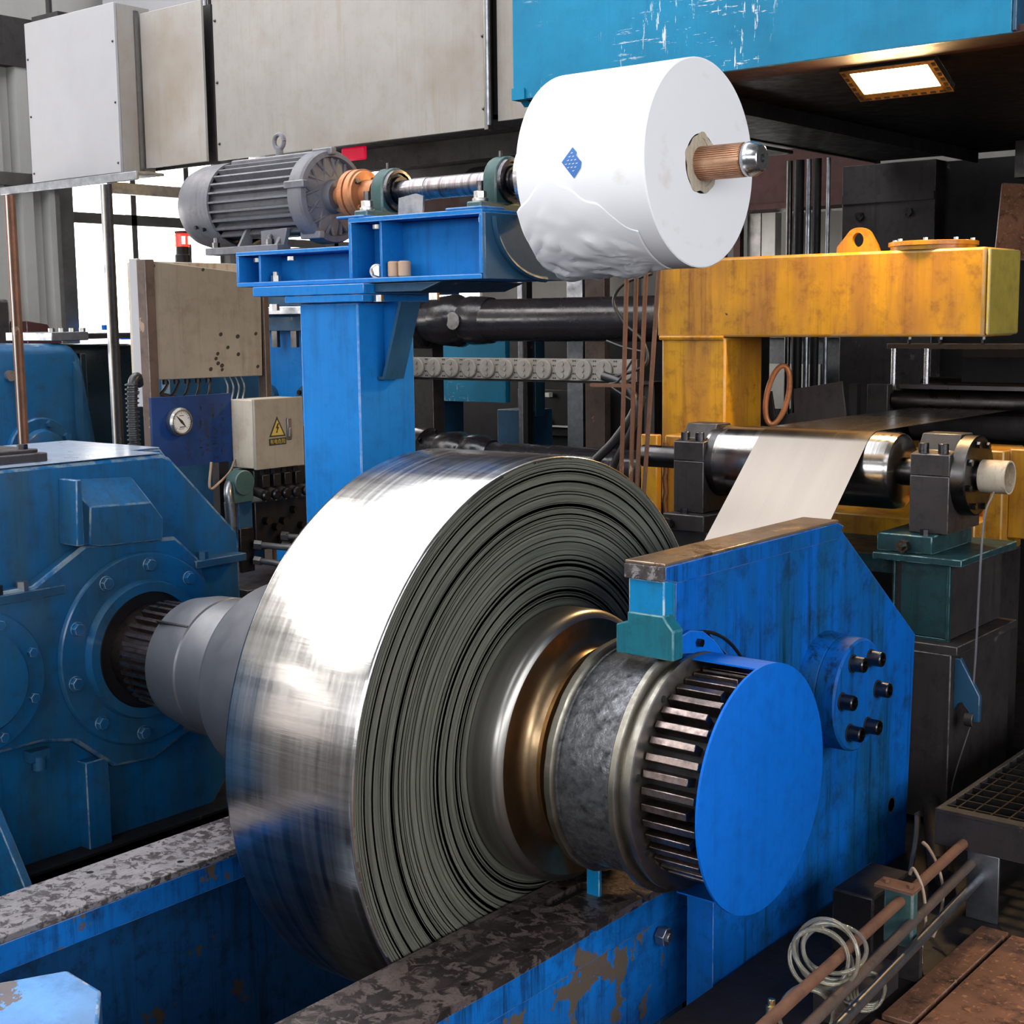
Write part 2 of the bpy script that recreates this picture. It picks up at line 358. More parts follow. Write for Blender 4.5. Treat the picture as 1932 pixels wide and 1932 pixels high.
def build(name, b, mat, root=None, bevel=0., smooth=35, label=None, origin=None):
    me = bpy.data.meshes.new(name)
    o0 = Vector(origin) if origin else Vector((0, 0, 0))
    me.from_pydata([tuple(Vector(p)) for p in b.v], [], b.f)
    bm = bmesh.new(); bm.from_mesh(me); bmesh.ops.remove_doubles(bm, verts=bm.verts, dist=1e-6)
    bmesh.ops.recalc_face_normals(bm, faces=bm.faces); bm.to_mesh(me); bm.free()
    me.materials.append(M[mat] if isinstance(mat, str) else mat)
    me.polygons.foreach_set('use_smooth', [True]*len(me.polygons))
    me.set_sharp_from_angle(angle=math.radians(smooth))
    ob = bpy.data.objects.new(name, me); sc.collection.objects.link(ob)
    if root is not None:
        ob.parent = root
        if root.type == 'EMPTY': ob.location = -root.location
    if bevel > 0:
        md = ob.modifiers.new('bevel', 'BEVEL'); md.width = bevel; md.segments = 2; md.limit_method = 'ANGLE'; md.angle_limit = math.radians(40)
        md.harden_normals = False
        if me.materials[0].name in EDGE: me.materials.append(EDGE[me.materials[0].name]); md.material = 1
    if label: ob['label'] = label
    return ob
def tag(o, label, cat, group=None, kind=None):
    o['label'] = label; o['category'] = cat
    if group: o['group'] = group
    if kind: o['kind'] = kind
    return o
def thing(name, label, cat, loc=(0, 0, 0), group=None):
    o = bpy.data.objects.new(name, None); sc.collection.objects.link(o); o.location = loc; o.empty_display_size = .1
    return tag(o, label, cat, group)
def struct(name, b, mat, root=None, bevel=0., smooth=35):
    o = build(name, b, mat, root, bevel, smooth)
    if root is None: o['kind'] = 'structure'
    return o
def copyto(src, dv, root=None, label=None):
    """copy of a mesh object moved by dv"""
    c = src.copy(); sc.collection.objects.link(c)
    if root is not None: c.parent = root
    c.location = src.location+Vector(dv)
    if label: c['label'] = label
    return c
# ================================================================== THE HALL
X0, X1, Y0, Y1, ZT = -6.0, 7.5, -9.0, 9.5, 6.5
# floor: ground plate with a pit under the coil
b = B(); b.box(X0, -1.75, Y0, Y1, -.25, -.05); b.box(-1.75, .42, 1.3, Y1, -.25, -.05); b.box(-1.75, .42, Y0, -1.9, -.25, -.05)
b.box(.42, X1, Y0, Y1, -.12, -.012); b.box(-1.75, .42, -1.9, 1.3, -1.0, -.9)
b.box(-1.8, -1.75, -1.9, 1.3, -.95, -.06); b.box(-1.75, .42, 1.3, 1.35, -.95, -.1)
floor = struct('floor', b, 'soot')
# two rust-brown chequer plates set in the floor on the right
for (xa, xb, ya, yb) in ((.835, .912, .22, .87), (.925, 1.5, -.2, .86), (.835, .912, -.55, .19), (.925, 1.5, -1.3, -.23), (1.52, 2.2, -1.3, .86)):
    b = B(); b.box(xa, xb, ya, yb, -.012, .004); build('floor_plate', b, 'brick', floor, .002)
# left wall: ribbed cladding with windows
wl = struct('wall_left', B().box(X0-.25, X0-.12, Y0, Y1, -.3, ZT), 'clad')
def cladding(y0, y1, z0, z1, root):
    y = y0
    while y < y1-.02:
        b = B(); b.prism('z', [(X0-.12, y), (X0-.03, y+.02), (X0-.03, y+.10), (X0-.10, y+.125), (X0-.10, y+.20), (X0-.12, y+.20)], z0, z1)
        build('cladding_sheet', b, 'clad', root); y += .2
# window spans, the unseen low ones added for gearbox and coil reflections (y0,y1,z0,z1)
spans = [(2.62, 3.9, 1.2, 2.9), (4.2, 6.8, 1.4, 3.2), (-1.6, 1.44, 1.2, 2.3), (-8.6, -5.2, 2.6, 3.25), (-8.6, -5.4, .9, 2.0), (-8.5, 1.5, 4.7, 6.0)]
cladding(1.5, 2.6, -.1, 3.32, wl); cladding(3.9, 4.2, -.1, 3.3, wl)
struct('trim_1', B().box(X0-.12, X0-.02, 1.5, 4.2, 3.32, 3.62), 'dark2')
struct('trim_2', B().box(X0-.12, X0+.0, 1.5, 2.6, 2.58, 2.66).box(X0-.1, X0+.02, 2.56, 2.66, -.1, 3.3), 'frame_al')
for i, (a, c, z0, z1) in enumerate(spans):
    b = B(); t = .035
    b.box(X0-.12, X0-.02, a-t, a, z0-t, z1+t); b.box(X0-.12, X0-.02, c, c+t, z0-t, z1+t)
    b.box(X0-.12, X0-.02, a, c, z0-t, z0); b.box(X0-.12, X0-.02, a, c, z1, z1+t)
    if i == 0:
        b.box(X0-.11, X0-.02, a, c, 2.37, 2.44); ms = [3.165, 3.62]
    else:
        b.box(X0-.11, X0-.02, a, c, (z0+z1)/2-.03, (z0+z1)/2+.03); n = max(1, int((c-a)/1.0)); ms = [a+(c-a)*k/(n+1) for k in range(1, n+1)]
    for y in ms: b.box(X0-.11, X0-.02, y-.022, y+.022, z0, z1)
    wn = struct('window_%d' % (i+1), b, 'frame_al')
    build('pane', B().box(X0-.10, X0-.09, a, c, z0, z1), 'pane_coil_fill' if i == 4 else 'pane', wn)
# other walls; right and front windows are unseen, added as fill
wb = struct('wall_back', B().box(X0-.25, X1, Y1, Y1+.15, -.3, ZT), 'clad')
wf = struct('wall_front', B().box(X0-.25, X1, Y0-.15, Y0, -.3, ZT), 'wallmat')
wr = struct('wall_right', B().box(X1, X1+.15, Y0, Y1, -.3, ZT), 'wallmat')
for i, (a, c, z0, z1) in enumerate([(-7.5, -3.2, 1.5, 4.6), (-2.6, 1.8, 1.5, 4.6)]):
    b = B(); b.box(X1-.06, X1, a-.05, c+.05, z0-.05, z0); b.box(X1-.06, X1, a-.05, c+.05, z1, z1+.05)
    for k in range(5): y = a+(c-a)*k/4; b.box(X1-.06, X1, y-.03, y+.03, z0, z1)
    wn = struct('window_%d' % (i+7), b, 'frame_al'); build('pane', B().box(X1-.03, X1-.02, a, c, z0, z1), 'pane_fill', wn)
for i, (a, c, z0, z1) in enumerate([(-5.0, -2.6, 1.75, 2.15), (-5.6, -3.9, .85, 1.5), (-3.6, -3.2, 1.35, 3.0)]):
    b = B(); b.box(a-.04, c+.04, Y1-.06, Y1, z0-.04, z0); b.box(a-.04, c+.04, Y1-.06, Y1, z1, z1+.04)
    for k in range(4): x = a+(c-a)*k/3; b.box(x-.03, x+.03, Y1-.06, Y1, z0, z1)
    wn = struct('window_%d' % (i+9), b, 'frame_al')
    if i < 2: build('pane', B().box(a, c, Y1-.03, Y1-.02, z0, z1), 'pane', wn)
for i, (a, c, z0, z1) in enumerate([(-4.5, -1, 2.4, 4.4), (0, 5, 2.4, 4.4)]):
    b = B(); b.box(a-.05, c+.05, Y0, Y0+.06, z0-.05, z0); b.box(a-.05, c+.05, Y0, Y0+.06, z1, z1+.05)
    for k in range(5): x = a+(c-a)*k/4; b.box(x-.03, x+.03, Y0, Y0+.06, z0, z1)
    wn = struct('window_%d' % (i+12), b, 'frame_al'); build('pane', B().box(a, c, Y0+.02, Y0+.03, z0, z1), 'pane_fill', wn)
ce = struct('ceiling', B().box(X0-.25, X1, Y0, Y1, ZT, ZT+.15), 'wallmat')
for (xa, xb, ya, yb) in ((-5.8, -1.3, -8.4, -4.0), (-5.8, -1.3, -3.9, 3.2), (-.4, .6, -7.5, -2.2)):  # unseen roof sheets, sized for the coil, drum and strip reflections
    build('roof_light', B().box(xa, xb, ya, yb, ZT-.03, ZT-.01), 'roofpane', ce)
# pale cladding strips on the far wall behind the mill
for x in (-4.2, -3.95, -3.7, -3.45, -3.2, -2.95):
    build('cladding_sheet', B().box(x, x+.2, Y1-.08, Y1-.01, -.1, 3.0), 'clad', wb)

# ================================================================== COIL
AZ = .6
coil = thing('steel_coil', 'big coil of bright rolled steel strip on the blue machine', 'steel coil', (-.22, 0, .6))
prof = [(-.44, .36), (-.44, .742), (-.437, .7485), (-.43, .75), (-.008, .75), (-.002, .7485), (0., .745)]
r = .741; rr = random.Random(3)
while r > .372:
    st = rr.uniform(.0012, .0045); off = rr.choice([0, 0, .0002, -.0002, .0003, -.0003])
    prof.append((off, r)); prof.append((off, r-st*.75)); r -= st
prof.append((0, .357))
def wob(t, a):   # the outer wraps are slightly faceted
    return 0
b = B().lathe(prof[6:], (0, AZ), 144)
build('strip_edges', b, 'face', coil, smooth=30, label='grey side of stacked strip edges')
b = B().lathe(prof[:8], (0, AZ), 192, wob=lambda t, a: .0006*math.sin(t*17)*max(0, math.sin(t-.4)), cap=False)
build('outer_wrap', b, 'coil', coil, smooth=60)
b = B().lathe([(-.5, .372), (-.44, .372), (-.44, .345), (-.5, .345)], (0, AZ), 64); build('core', b, 'hub', coil)
# rewinding mandrel: visible on both sides of the coil
man = thing('mandrel', 'steel mandrel carrying the coil between gearbox and support arm', 'mandrel', (-1.0, 0, .6))
b = B().lathe([(-1.11, .27), (-1.115, .29), (-1.09, .303), (-.5, .315), (-.5, .1)], (0, AZ), 96); build('large_sleeve', b, 'mandrel', man, smooth=40)
b = B().lathe([(-1.495, .10), (-1.495, .195), (-1.485, .207), (-1.40, .222), (-1.32, .226), (-1.316, .221), (-1.306, .221), (-1.302, .227), (-1.1, .231)], (0, AZ), 96)
build('small_sleeve', b, 'mandrel', man, smooth=25)
# wedge segment lines on the small sleeve
sg = B()
for t in (2.35, 4.4, .3):
    sg.prism('x', [(math.cos(t+d)*q, AZ+math.sin(t+d)*q) for d, q in ((-.012, .2), (.012, .2), (.012, .229), (-.012, .229))], -1.48, -1.32)
build('segment_key', sg, 'darkmet', man)
b = B().lathe([(-1.95, .155), (-1.47, .155)], (0, AZ), 48)
nt_ = 34
for k in range(nt_):
    t = 2*PI*k/nt_; b.prism('x', [(math.cos(t+d)*q, AZ+math.sin(t+d)*q) for d, q in ((-.055, .15), (-.035, .178), (.035, .178), (.055, .15))], -1.66+.0*(k % 2), -1.50)
build('splined_shaft', b, 'gear', man, smooth=30)
# hub in front of the coil
b = B().lathe([(-.02, .352), (.0, .356), (.074, .356), (.086, .353), (.094, .345), (.098, .334)], (0, AZ), 128, cap=False); build('hub_flange', b, 'hub', man, smooth=40)
b = B().lathe([(.098, .334), (.096, .31), (.094, .285), (.102, .262), (.122, .248), (.19, .24)], (0, AZ), 128, cap=False); build('hub_recess', b, 'bronze', man, smooth=40)
b = B().lathe([(.150, .27), (.165, .275), (.17, .262), (.19, .262)], (0, AZ), 128); build('thrust_ring', b, 'bronze', man, smooth=30)
b = B().lathe([(.192, .26), (.192, .294), (.196, .298), (.212, .298), (.216, .293), (.218, .284)], (0, AZ), 128, wob=lambda t, a: .004*math.sin(t*23)*math.sin(t*7)); build('drum_flange', b, 'drum_edge', man, smooth=30)
b = B().lathe([(.214, .284), (.225, .284), (.226, .279), (.24, .281), (.385, .281)], (0, AZ), 128); build('drum', b, 'drum', man, smooth=30)
b = B().lathe([(.384, .28), (.385, .303), (.389, .307), (.403, .307), (.406, .302), (.407, .285), (.425, .285), (.428, .293), (.438, .293), (.441, .287), (.443, .22)], (0, AZ), 128, wob=lambda t, a: .002*math.sin(t*19)); build('end_flange', b, 'drum_edge', man, smooth=30)
b = B()
for t in (2.2, 2.95, 3.7): b.cyl((.440, .265*math.cos(t), AZ+.265*math.sin(t)), (.4445, .265*math.cos(t), AZ+.265*math.sin(t)), .009, 12)
build('grub_screw', b, 'black', man)
nt_ = 40; b = B().lathe([(.44, .222), (.585, .222), (.585, .1)], (0, AZ), 80)
gear = build('coupling_gear', b, 'dark', man, smooth=30)
for k in range(nt_):
    t = 2*PI*(k+.5)/nt_; L_ = .588 if k % 2 else .568
    b = B().prism('x', [(math.cos(t+d)*q, AZ+math.sin(t+d)*q) for d, q in ((-.05, .218), (-.036, .256), (.036, .256), (.05, .218))], .446, L_)
    build('gear_tooth', b, 'gear', gear, .002)

# ================================================================== GEARBOX (left)
gb = thing('gearbox', 'large blue gearbox housing driving the mandrel, left of coil', 'gearbox', (-2.0, -.6, 0))
out = [(-1.9, -.1), (-1.9, 1.255), (.165, 1.25), (.20, 1.235), (.485, .94), (.492, .9), (.49, .15), (.3, -.1)]
b = B().prism('x', out, -2.02, -1.84); build('front_housing', b, 'blue_gear', gb, .012)
out2 = [(-1.9, -.1), (-1.9, 1.254), (.30, 1.254), (.40, 1.13), (.52, .95), (.52, -.1)]
b = B().prism('x', out2, -2.6, -2.03); build('rear_housing', b, 'blue_gear', gb, .01)
# split-line ledge with bolts
b = B().box(-1.84, -1.775, -1.9, -.29, .835, .865).box(-1.84, -1.775, .24, .47, .84, .868); build('split_ledge', b, 'blue_dull', gb, .003)
for y, m_ in ((-.52, 'bolt_dk'), (-.43, 'galv'), (.29, 'blue_gear'), (-.75, 'blue_gear')):
    build('flange_bolt', B().hexb((-1.80, y, .865), (0, 0, 1), .020, .03), m_, gb)
# bearing housing outline
hp = [(-.40, .875), (-.20, .985), (.165, .965), (.26, .88), (.30, .76), (.30, .42), (.20, .26), (.03, .195), (-.13, .21), (-.28, .335), (-.40, .36), (-.9, .36), (-.9, .875)]
b = B().prism('x', hp, -1.84, -1.785); build('bearing_housing', b, 'blue_gear', gb, .012)
# inspection hump above the ring
b = B()
hy0, hy1 = -.27, .085
b.add([(-1.84, -.235, 1.20), (-1.84, .03, 1.185), (-1.84, .125, 1.05), (-1.84, .125, .965), (-1.84, -.155, .98), (-1.84, -.245, .99),
       (-1.76, -.19, 1.11), (-1.76, .05, 1.10), (-1.76, .095, 1.04), (-1.76, .09, .965), (-1.76, -.155, .975), (-1.76, -.2, .985)],
      [(0, 1, 7, 6), (1, 2, 8, 7), (2, 3, 9, 8), (0, 6, 11, 5), (6, 7, 8, 9, 10, 11), (3, 4, 10, 9), (4, 5, 11, 10), (0, 5, 4, 3, 2, 1)])
build('hump_cover', b, 'blue_gear', gb, .004)
b = B().prism('x', [(-.252, 1.205), (-.232, 1.205), (-.232, .99), (-.262, .99)], -1.84, -1.74); build('rib', b, 'blue_gear', gb, .004)
b = B().lathe([(-1.785, .33), (-1.775, .334), (-1.765, .33), (-1.762, .325), (-1.762, .24), (-1.735, .232), (-1.735, .20), (-1.80, .197)], (0, AZ), 96); build('bearing_cover', b, 'blue_gear', gb, smooth=30)
b = B().lathe([(-1.745, .198), (-1.742, .19), (-1.80, .17), (-1.84, .12)], (0, AZ), 64); b.lathe([(-1.79, .185), (-1.77, .182), (-1.77, .165), (-1.79, .160)], (0, AZ), 64); build('shaft_seal', b, 'dark', gb)
for k in range(10):
    t = 2*PI*(k+.35)/10; build('cover_bolt', B().hexb((-1.762, .29*math.cos(t), AZ+.29*math.sin(t)), (1, 0, 0), .021, .022).cyl((-1.764, .29*math.cos(t), AZ+.29*math.sin(t)), (-1.756, .29*math.cos(t), AZ+.29*math.sin(t)), .025, 16), 'blue_gear', gb, .002)
b = B().lathe([(-1.785, .22), (-1.772, .225), (-1.765, .22), (-1.765, .165), (-1.75, .155), (-1.745, .15), (-1.745, .0)], (-.61, AZ), 72); build('second_cover', b, 'blue_gear', gb, smooth=30)
for t in (.38, -.42, 1.2, -1.25, 2., 2.8, -2.2, -3.0):
    build('cover_bolt', B().hexb((-1.765, -.61+.19*math.cos(t), AZ+.19*math.sin(t)), (1, 0, 0), .017, .018), 'blue_gear', gb, .002)
b = B().box(-1.83, -1.79, -.44, -.37, .30, .335).cyl((-1.80, -.405, .315), (-1.80, -.405, .27), .022, 12); build('drain_plug', b, 'blue_gear', gb)
build('foot_rib', B().box(-1.95, -1.79, -.24, -.15, -.1, .25), 'blue_gear', gb, .004); build('foot_rib', B().box(-1.95, -1.85, .08, .3, -.1, .16), 'blue_gear', gb, .004); build('foot_rib', B().prism('y', [(-1.84, .3), (-1.55, -.1), (-1.84, -.1)], -.60, -.57), 'blue_gear', gb, .004)
build('top_glare_sheet', B().prism('z', [(-1.845, -1.6), (-1.845, .160), (-2.02, .160), (-2.03, .295), (-2.6, .295), (-2.6, -1.6)], 1.2545, 1.2565), 'glare_top', gb)  # thin sheet added to carry the painted glare
build('lid', B().box(-2.55, -1.92, -1.2, -.235, 1.256, 1.285).box(-2.5, -1.95, -1.15, -.25, 1.285, 1.297), 'dark2', gb, .004)
for x, y in ((-2.15, -.30), (-1.98, -.29), (-2.35, -.31)): build('lid_bolt', B().hexb((x, y, 1.297), (0, 0, 1), .018, .016), 'bolt_dk', gb)

# ================================================================== SLIDE RAILS (run front to back under the coil)
for (xa, xb, ya, yb, lab) in ((-1.075, -.845, -1.9, 1.3, 'chipped blue slide rail with worn steel top, between gearbox and coil'),
                              (.015, .262, -1.9, .30, 'chipped blue slide rail with worn steel top, below the black drum')):
    rl = thing('slide_rail', lab, 'rail', ((xa+xb)/2, -.3, 0), 'slide rails under the coil')
    near = xa > 0
    if near:   # wear plate with an elongated slot
        sx0, sx1, sy0, sy1 = .075, .118, -.17, .02
        slot = [(sx1, sy0+.02), (sx1, sy1-.02)]+arc(((sx0+sx1)/2, sy1-.02), (sx1-sx0)/2, 0, PI, 6)[1:-1]+[(sx0, sy1-.02), (sx0, sy0+.02)]+arc(((sx0+sx1)/2, sy0+.02), (sx1-sx0)/2, PI, 2*PI, 6)[1:-1]
        oc = []
        cxs, cys = (sx0+sx1)/2, (sy0+sy1)/2
        for (u, v) in slot:
            du, dv = u-cxs, v-cys
            if abs(du)/(sx1-sx0) > abs(dv)/(sy1-sy0)*.98 and abs(dv) < (sy1-sy0)/2-.015: oc.append((xb if du > 0 else xa, v if abs(dv) < .07 else (cys+math.copysign(.1, dv))))
            else: oc.append((min(xb, max(xa, cxs+du*5.5)), cys+math.copysign(.13, dv)))
        b = B().plate('z', oc, slot, .2, .22)
        yl = min(v for u, v in oc); yh = max(v for u, v in oc)
        b.box(xa, xb, ya, yl, .2, .22); b.box(xa, xb, yh, yb, .2, .22)
    else:
        b = B().box(xa, xb, ya, yb, .2, .22)
    if near: build('slot_dark_sheet', B().box(.07, .125, -.18, .03, .2004, .2012), 'black', rl)  # thin black sheet laid in to make the slot's inside dark
    build('wear_plate', b, 'worn_dark' if near else 'worn', rl, .003 if not near else 0)
    b = B().box(xa+.004, xb-.003, ya, yb, .125, .2); build('flange', b, 'blue_rail', rl, .003)
    b = B().box(xa+.02, xb-.012, ya, yb-.02, -.16 if near else -.5, .125); build('web', b, 'blue_rail' if near else 'blue_pit_shade', rl, .003)
    if near:
        build('support_leg', B().box(.08, .2, ya, -.9, -.9, -.16), 'blue_dull', rl); build('support_leg', B().box(.08, .25, .13, .24, -.9, -.16), 'blue_dull', rl)
    for y in ([-.62, -.40, -.25, -.05, -.88] if near else [-.75, -.55, -.30, -.12, .05, -.2]):
        x = xb-.045 if y*100 % 2 < 1 else xa+.05
        build('countersunk_screw', B().lathe([(.2201, .010), (.2205, .007), (.2205, 0)], (x, y), 16, ax='z'), 'darkmet', rl)
bb = thing('clamp_bolt', 'dirty hex bolt on blue rail side below the gear', 'bolt', (.262, .115, .085))
build('head', B().hexb((.255, .115, .085), (1, 0, 0), .026, .028).cyl((.28, .115, .085), (.29, .115, .085), .012, 10), 'galv', bb, .002)
st = build('stop_block', B().box(.132, .172, -.04, -.028, .205, .298), 'post_blue', bevel=.002); tag(st, 'small teal block standing on rail under the black drum', 'block')

# ================================================================== SUPPORT ARM
arm = thing('support_arm', 'blue steel support arm plate resting over the black drum', 'machine arm', (.36, .7, 0))
XA, XB = .325, .405
ccut = arc((0.0, AZ), .315, math.radians(72), math.radians(-60), 18)
outl = [(-.045, 1.115), (.80, 1.115), (1.37, .69), (1.335, -.05), (1.25, -.18), (1.0, -.3), (.7, -.45), (.45, -.62), (.2, -.62), (.13, -.5), (.13, -.08), (.165, .30)]+[p for p in reversed(ccut)]+[(-.045, .905)]
# keep only sensible cut-out points
outl = [(-.045, 1.115), (.80, 1.115), (1.37, .69), (1.335, -.05), (1.25, -.18), (1.0, -.3), (.7, -.45), (.45, -.62), (.14, -.62), (.14, .325)]
outl += arc((0, AZ), .318, math.radians(-63), math.radians(62), 14)+[(.10, .93), (-.045, .93)]
build('side_plate', B().prism('x', outl, XA, XB), 'blue_arm', arm, .004)
build('top_flange', B().prism('x', [(-.1, 1.118), (.80, 1.118), (.835, 1.105), (.80, 1.07), (-.045, 1.07), (-.1, 1.085)], .302, .411), 'blue_arm', arm, .003)
b = B().box(.298, .412, -.105, .80, 1.1185, 1.126); build('nose_bar', B().box(.300, .412, -.112, -.1005, 1.083, 1.1185), 'worn', arm, .002); build('wear_strip', b, 'worn_gold_sheen', arm, .002)
build('end_post', B().box(.305, .407, -.100, -.05, .955, 1.083), 'post_blue', arm, .004)
b = B().prism('y', [(.305, 1.0), (.305, .975), (.272, .965), (.272, .893), (.437, .893), (.437, .965), (.418, .985), (.408, 1.0)], -.106, -.062)
build('shoe_block', b, 'shoe', arm, .004)
# pivot boss
b = B().lathe([(.405, .168), (.43, .165), (.455, .160), (.458, .157), (.46, .160), (.512, .160), (.518, .154), (.518, 0)], (.735, .645), 64)
build('pivot_boss', b, 'blue_arm', arm, smooth=30)
for k in range(6):
    t = math.radians(57+60*k); y, z = .735+.113*math.cos(t), .645+.113*math.sin(t)
    s_ = build('socket_screw', B().lathe([(.516, .022), (.554, .0215), (.557, .0195), (.557, .013), (.54, .012), (.54, 0)], (y, z), 20), 'bolt_dk', arm, smooth=30)
    build('washer', B().lathe([(.517, .026), (.521, .026), (.521, .0)], (y, z), 20), 'black', s_)
b = B().lathe([(.4045, .030), (.407, .030), (.407, .025), (.4045, .02)], (1.22, .165), 24); b.lathe([(.4055, .024), (.4055, 0)], (1.22, .165), 24)
build('plugged_hole', b, 'blue_dull', arm)
build('lower_step', B().prism('x', [(.145, -.62), (.145, -.07), (.24, -.02), (.30, -.2), (.33, -.62)], .405, .44), 'blue_arm', arm, .004)
# gear guard: round end plate and curved hood
gd = thing('gear_guard', 'round blue guard plate covering the gear end', 'machine guard', (.6, 0, .6))
build('end_plate', B().lathe([(.612, 0), (.612, .299), (.613, .301), (.619, .301), (.62, .299), (.62, 0)], (.012, .588), 128), 'blue', gd, smooth=30)
hd = B(); n = 40; a0, a1 = math.radians(97), math.radians(-100)
vo = []
for (x, r_) in ((.407, .301), (.614, .301), (.614, .297), (.407, .297)):
    vo.append([(x, .012+r_*math.cos(a0+(a1-a0)*k/n), .588+r_*math.sin(a0+(a1-a0)*k/n)) for k in range(n+1)])
vs = sum(vo, []); fs = []
for q in range(4):
    q2 = (q+1) % 4
    for k in range(n): fs.append((q*(n+1)+k, q*(n+1)+k+1, q2*(n+1)+k+1, q2*(n+1)+k))
hd.add(vs, fs+[(0, n+1, 2*(n+1), 3*(n+1)), (n, 2*n+1, 3*n+2, 4*n+3)])
build('hood', hd, 'blue', gd, smooth=40)
b = B().prism('x', [(-.056, .900), (-.054, .938), (.0, .948), (.06, .936), (.111, .905), (.16, .862), (.20, .82), (.08, .878)], .4055, .418); build('hood_lug', b, 'blue', gd, .002)
build('lug_screw', B().hexb((.417, .035, .912), (1, 0, 0), .011, .014), 'bolt_dk', gd)
b = B().tube([(.4065, .02+.335*math.cos(a), .60+.335*math.sin(a)) for a in [math.radians(98-5*k) for k in range(13)]], .0045, 6); build('groove_edge', b, 'dark', arm)

# ================================================================== PAPER UNWINDER
PY, PZ = .715, 2.142
pr = thing('paper_roll', 'large roll of white interleaving paper above the coil', 'paper roll', (-.22, PY, PZ))
b = B().lathe([(-.45, .085), (-.45, .294), (-.447, .297), (-.003, .297), (0, .294), (0, .085), (-.45, .085)], (PY, PZ), 160); build('wound_paper', b, 'paper', pr, smooth=40)
b = B().lathe([(.001, .084), (.003, .084), (.003, .066), (-.2, .066), (-.2, .084)], (PY, PZ), 48, wob=lambda t, a: .05*math.sin(5*t)+.04*math.sin(9*t+1)); build('cardboard_core', b, 'box_pale', pr)
# loose crumpled outer wrap hanging off the lower front
vs = []; nu, nv = 46, 46
from mathutils import noise as mnoise
for i in range(nu+1):
    u = i/nu
    for j in range(nv+1):
        v = j/nv
        top = 186+26*abs(u-.36)**1.1*2.2+5*mnoise.noise(Vector((u*6, 3, 1)))   # torn upper edge of the loose sheet
        bot = 274+8*mnoise.noise(Vector((u*5, 8, 1)))-10*u
        th = math.radians(top+(bot-top)*v); x = -.466+.40*u-.012*v
        e = min(1, v*3)*min(1, (1-u)*4)
        fold = abs(mnoise.noise(Vector((x*7+v*2.2, v*3.0, 5.1))))*.017+abs(mnoise.noise(Vector((x*17-v*4, v*6, 2.1))))*.010+abs(mnoise.noise(Vector((x*30+v*9, v*14, 7.1))))*.005
        lift = .002+e*(fold*(.35+v*.9)+v**2*.016*(1-u))
        r_ = .2972+lift
        vs.append((x+.03*e*v*mnoise.noise(Vector((v*5, 2, x*3))), PY+r_*math.cos(th), PZ+r_*math.sin(th)))
fs = [(i*(nv+1)+j, (i+1)*(nv+1)+j, (i+1)*(nv+1)+j+1, i*(nv+1)+j+1) for i in range(nu) for j in range(nv)]
b = B().add(vs, fs); lw = build('loose_wrap', b, 'paper', pr, smooth=14, label='crumpled loose end of the paper')
md = lw.modifiers.new('thick', 'SOLIDIFY'); md.thickness = .001
# blue diamond label with small print
def onroll(x, a, r=.2995): return (x, PY+r*math.cos(a), PZ+r*math.sin(a))
lc, la = -.242, math.radians(180-.0)
def lab(uv, r): return [onroll(lc+u, la-v/.3, r) for u, v in uv]
dia = [(0, .042), (.016, .026), (.014, .018), (.033, -.002), (.029, -.018), (.004, -.046), (-.016, -.022), (-.037, .002)]
lb = B(); vv = lab(dia+[(0, 0)], .2992); lb.add(vv, [(i, (i+1) % 8, 8) for i in range(8)])
lo = build('diamond_label', lb, 'bluelab', pr, label='blue diamond label with rows of small print')
lp = B()
for row in range(7):
    v = .026-row*.010
    for k in range(4):
        u = -.026+k*.0125+(row % 2)*.005
        if abs(u)/.034+abs(v)/.040 < .82: lp.add(lab([(u-.0035, v-.0022), (u+.0035, v-.0006), (u+.0035, v+.0014), (u-.0035, v-.0002)], .2998), [(0, 1, 2, 3)])
build('print', lp, 'white', lo)
# expanding shaft
es = thing('expanding_shaft', 'copper coloured ribbed shaft through the paper roll, steel cone tip', 'shaft', (.05, PY, PZ))
b = B().lathe([(-.6, .045), (.148, .045)], (PY, PZ), 40)
for k in range(44):
    t = 2*PI*k/44
    if k % 11 == 0: continue
    b.prism('x', [(PY+math.cos(t+d)*q, PZ+math.sin(t+d)*q) for d, q in ((-.045, .04), (-.03, .0485), (.03, .0485), (.045, .04))], -.3, .146)
build('ribbed_sleeve', b, 'sleeve', es, smooth=30)
b = B().lathe([(.148, .042), (.152, .047), (.158, .0485), (.172, .0485), (.198, .037), (.200, .034), (.200, .012), (.185, .010), (.185, 0)], (PY, PZ), 48); build('cone_tip', b, 'steel', es, smooth=25)
b = B().lathe([(-.62, .1), (-.6, .1), (-.6, .125), (-.465, .13), (-.462, .09)], (PY, PZ), 48); build('stop_flange', b, 'steel', es, smooth=25)
# line shaft
ls = thing('line_shaft', 'scored bright steel shaft between the two green bearings', 'shaft', (-1.0, PY, PZ))
b = B().lathe([(-1.30, .030), (-1.22, .030), (-1.22, .034), (-1.13, .034), (-1.128, .0375), (-1.06, .0375), (-1.058, .036), (-.60, .036)], (PY, PZ), 48); build('turned_shaft', b, 'shaft', ls, smooth=25)
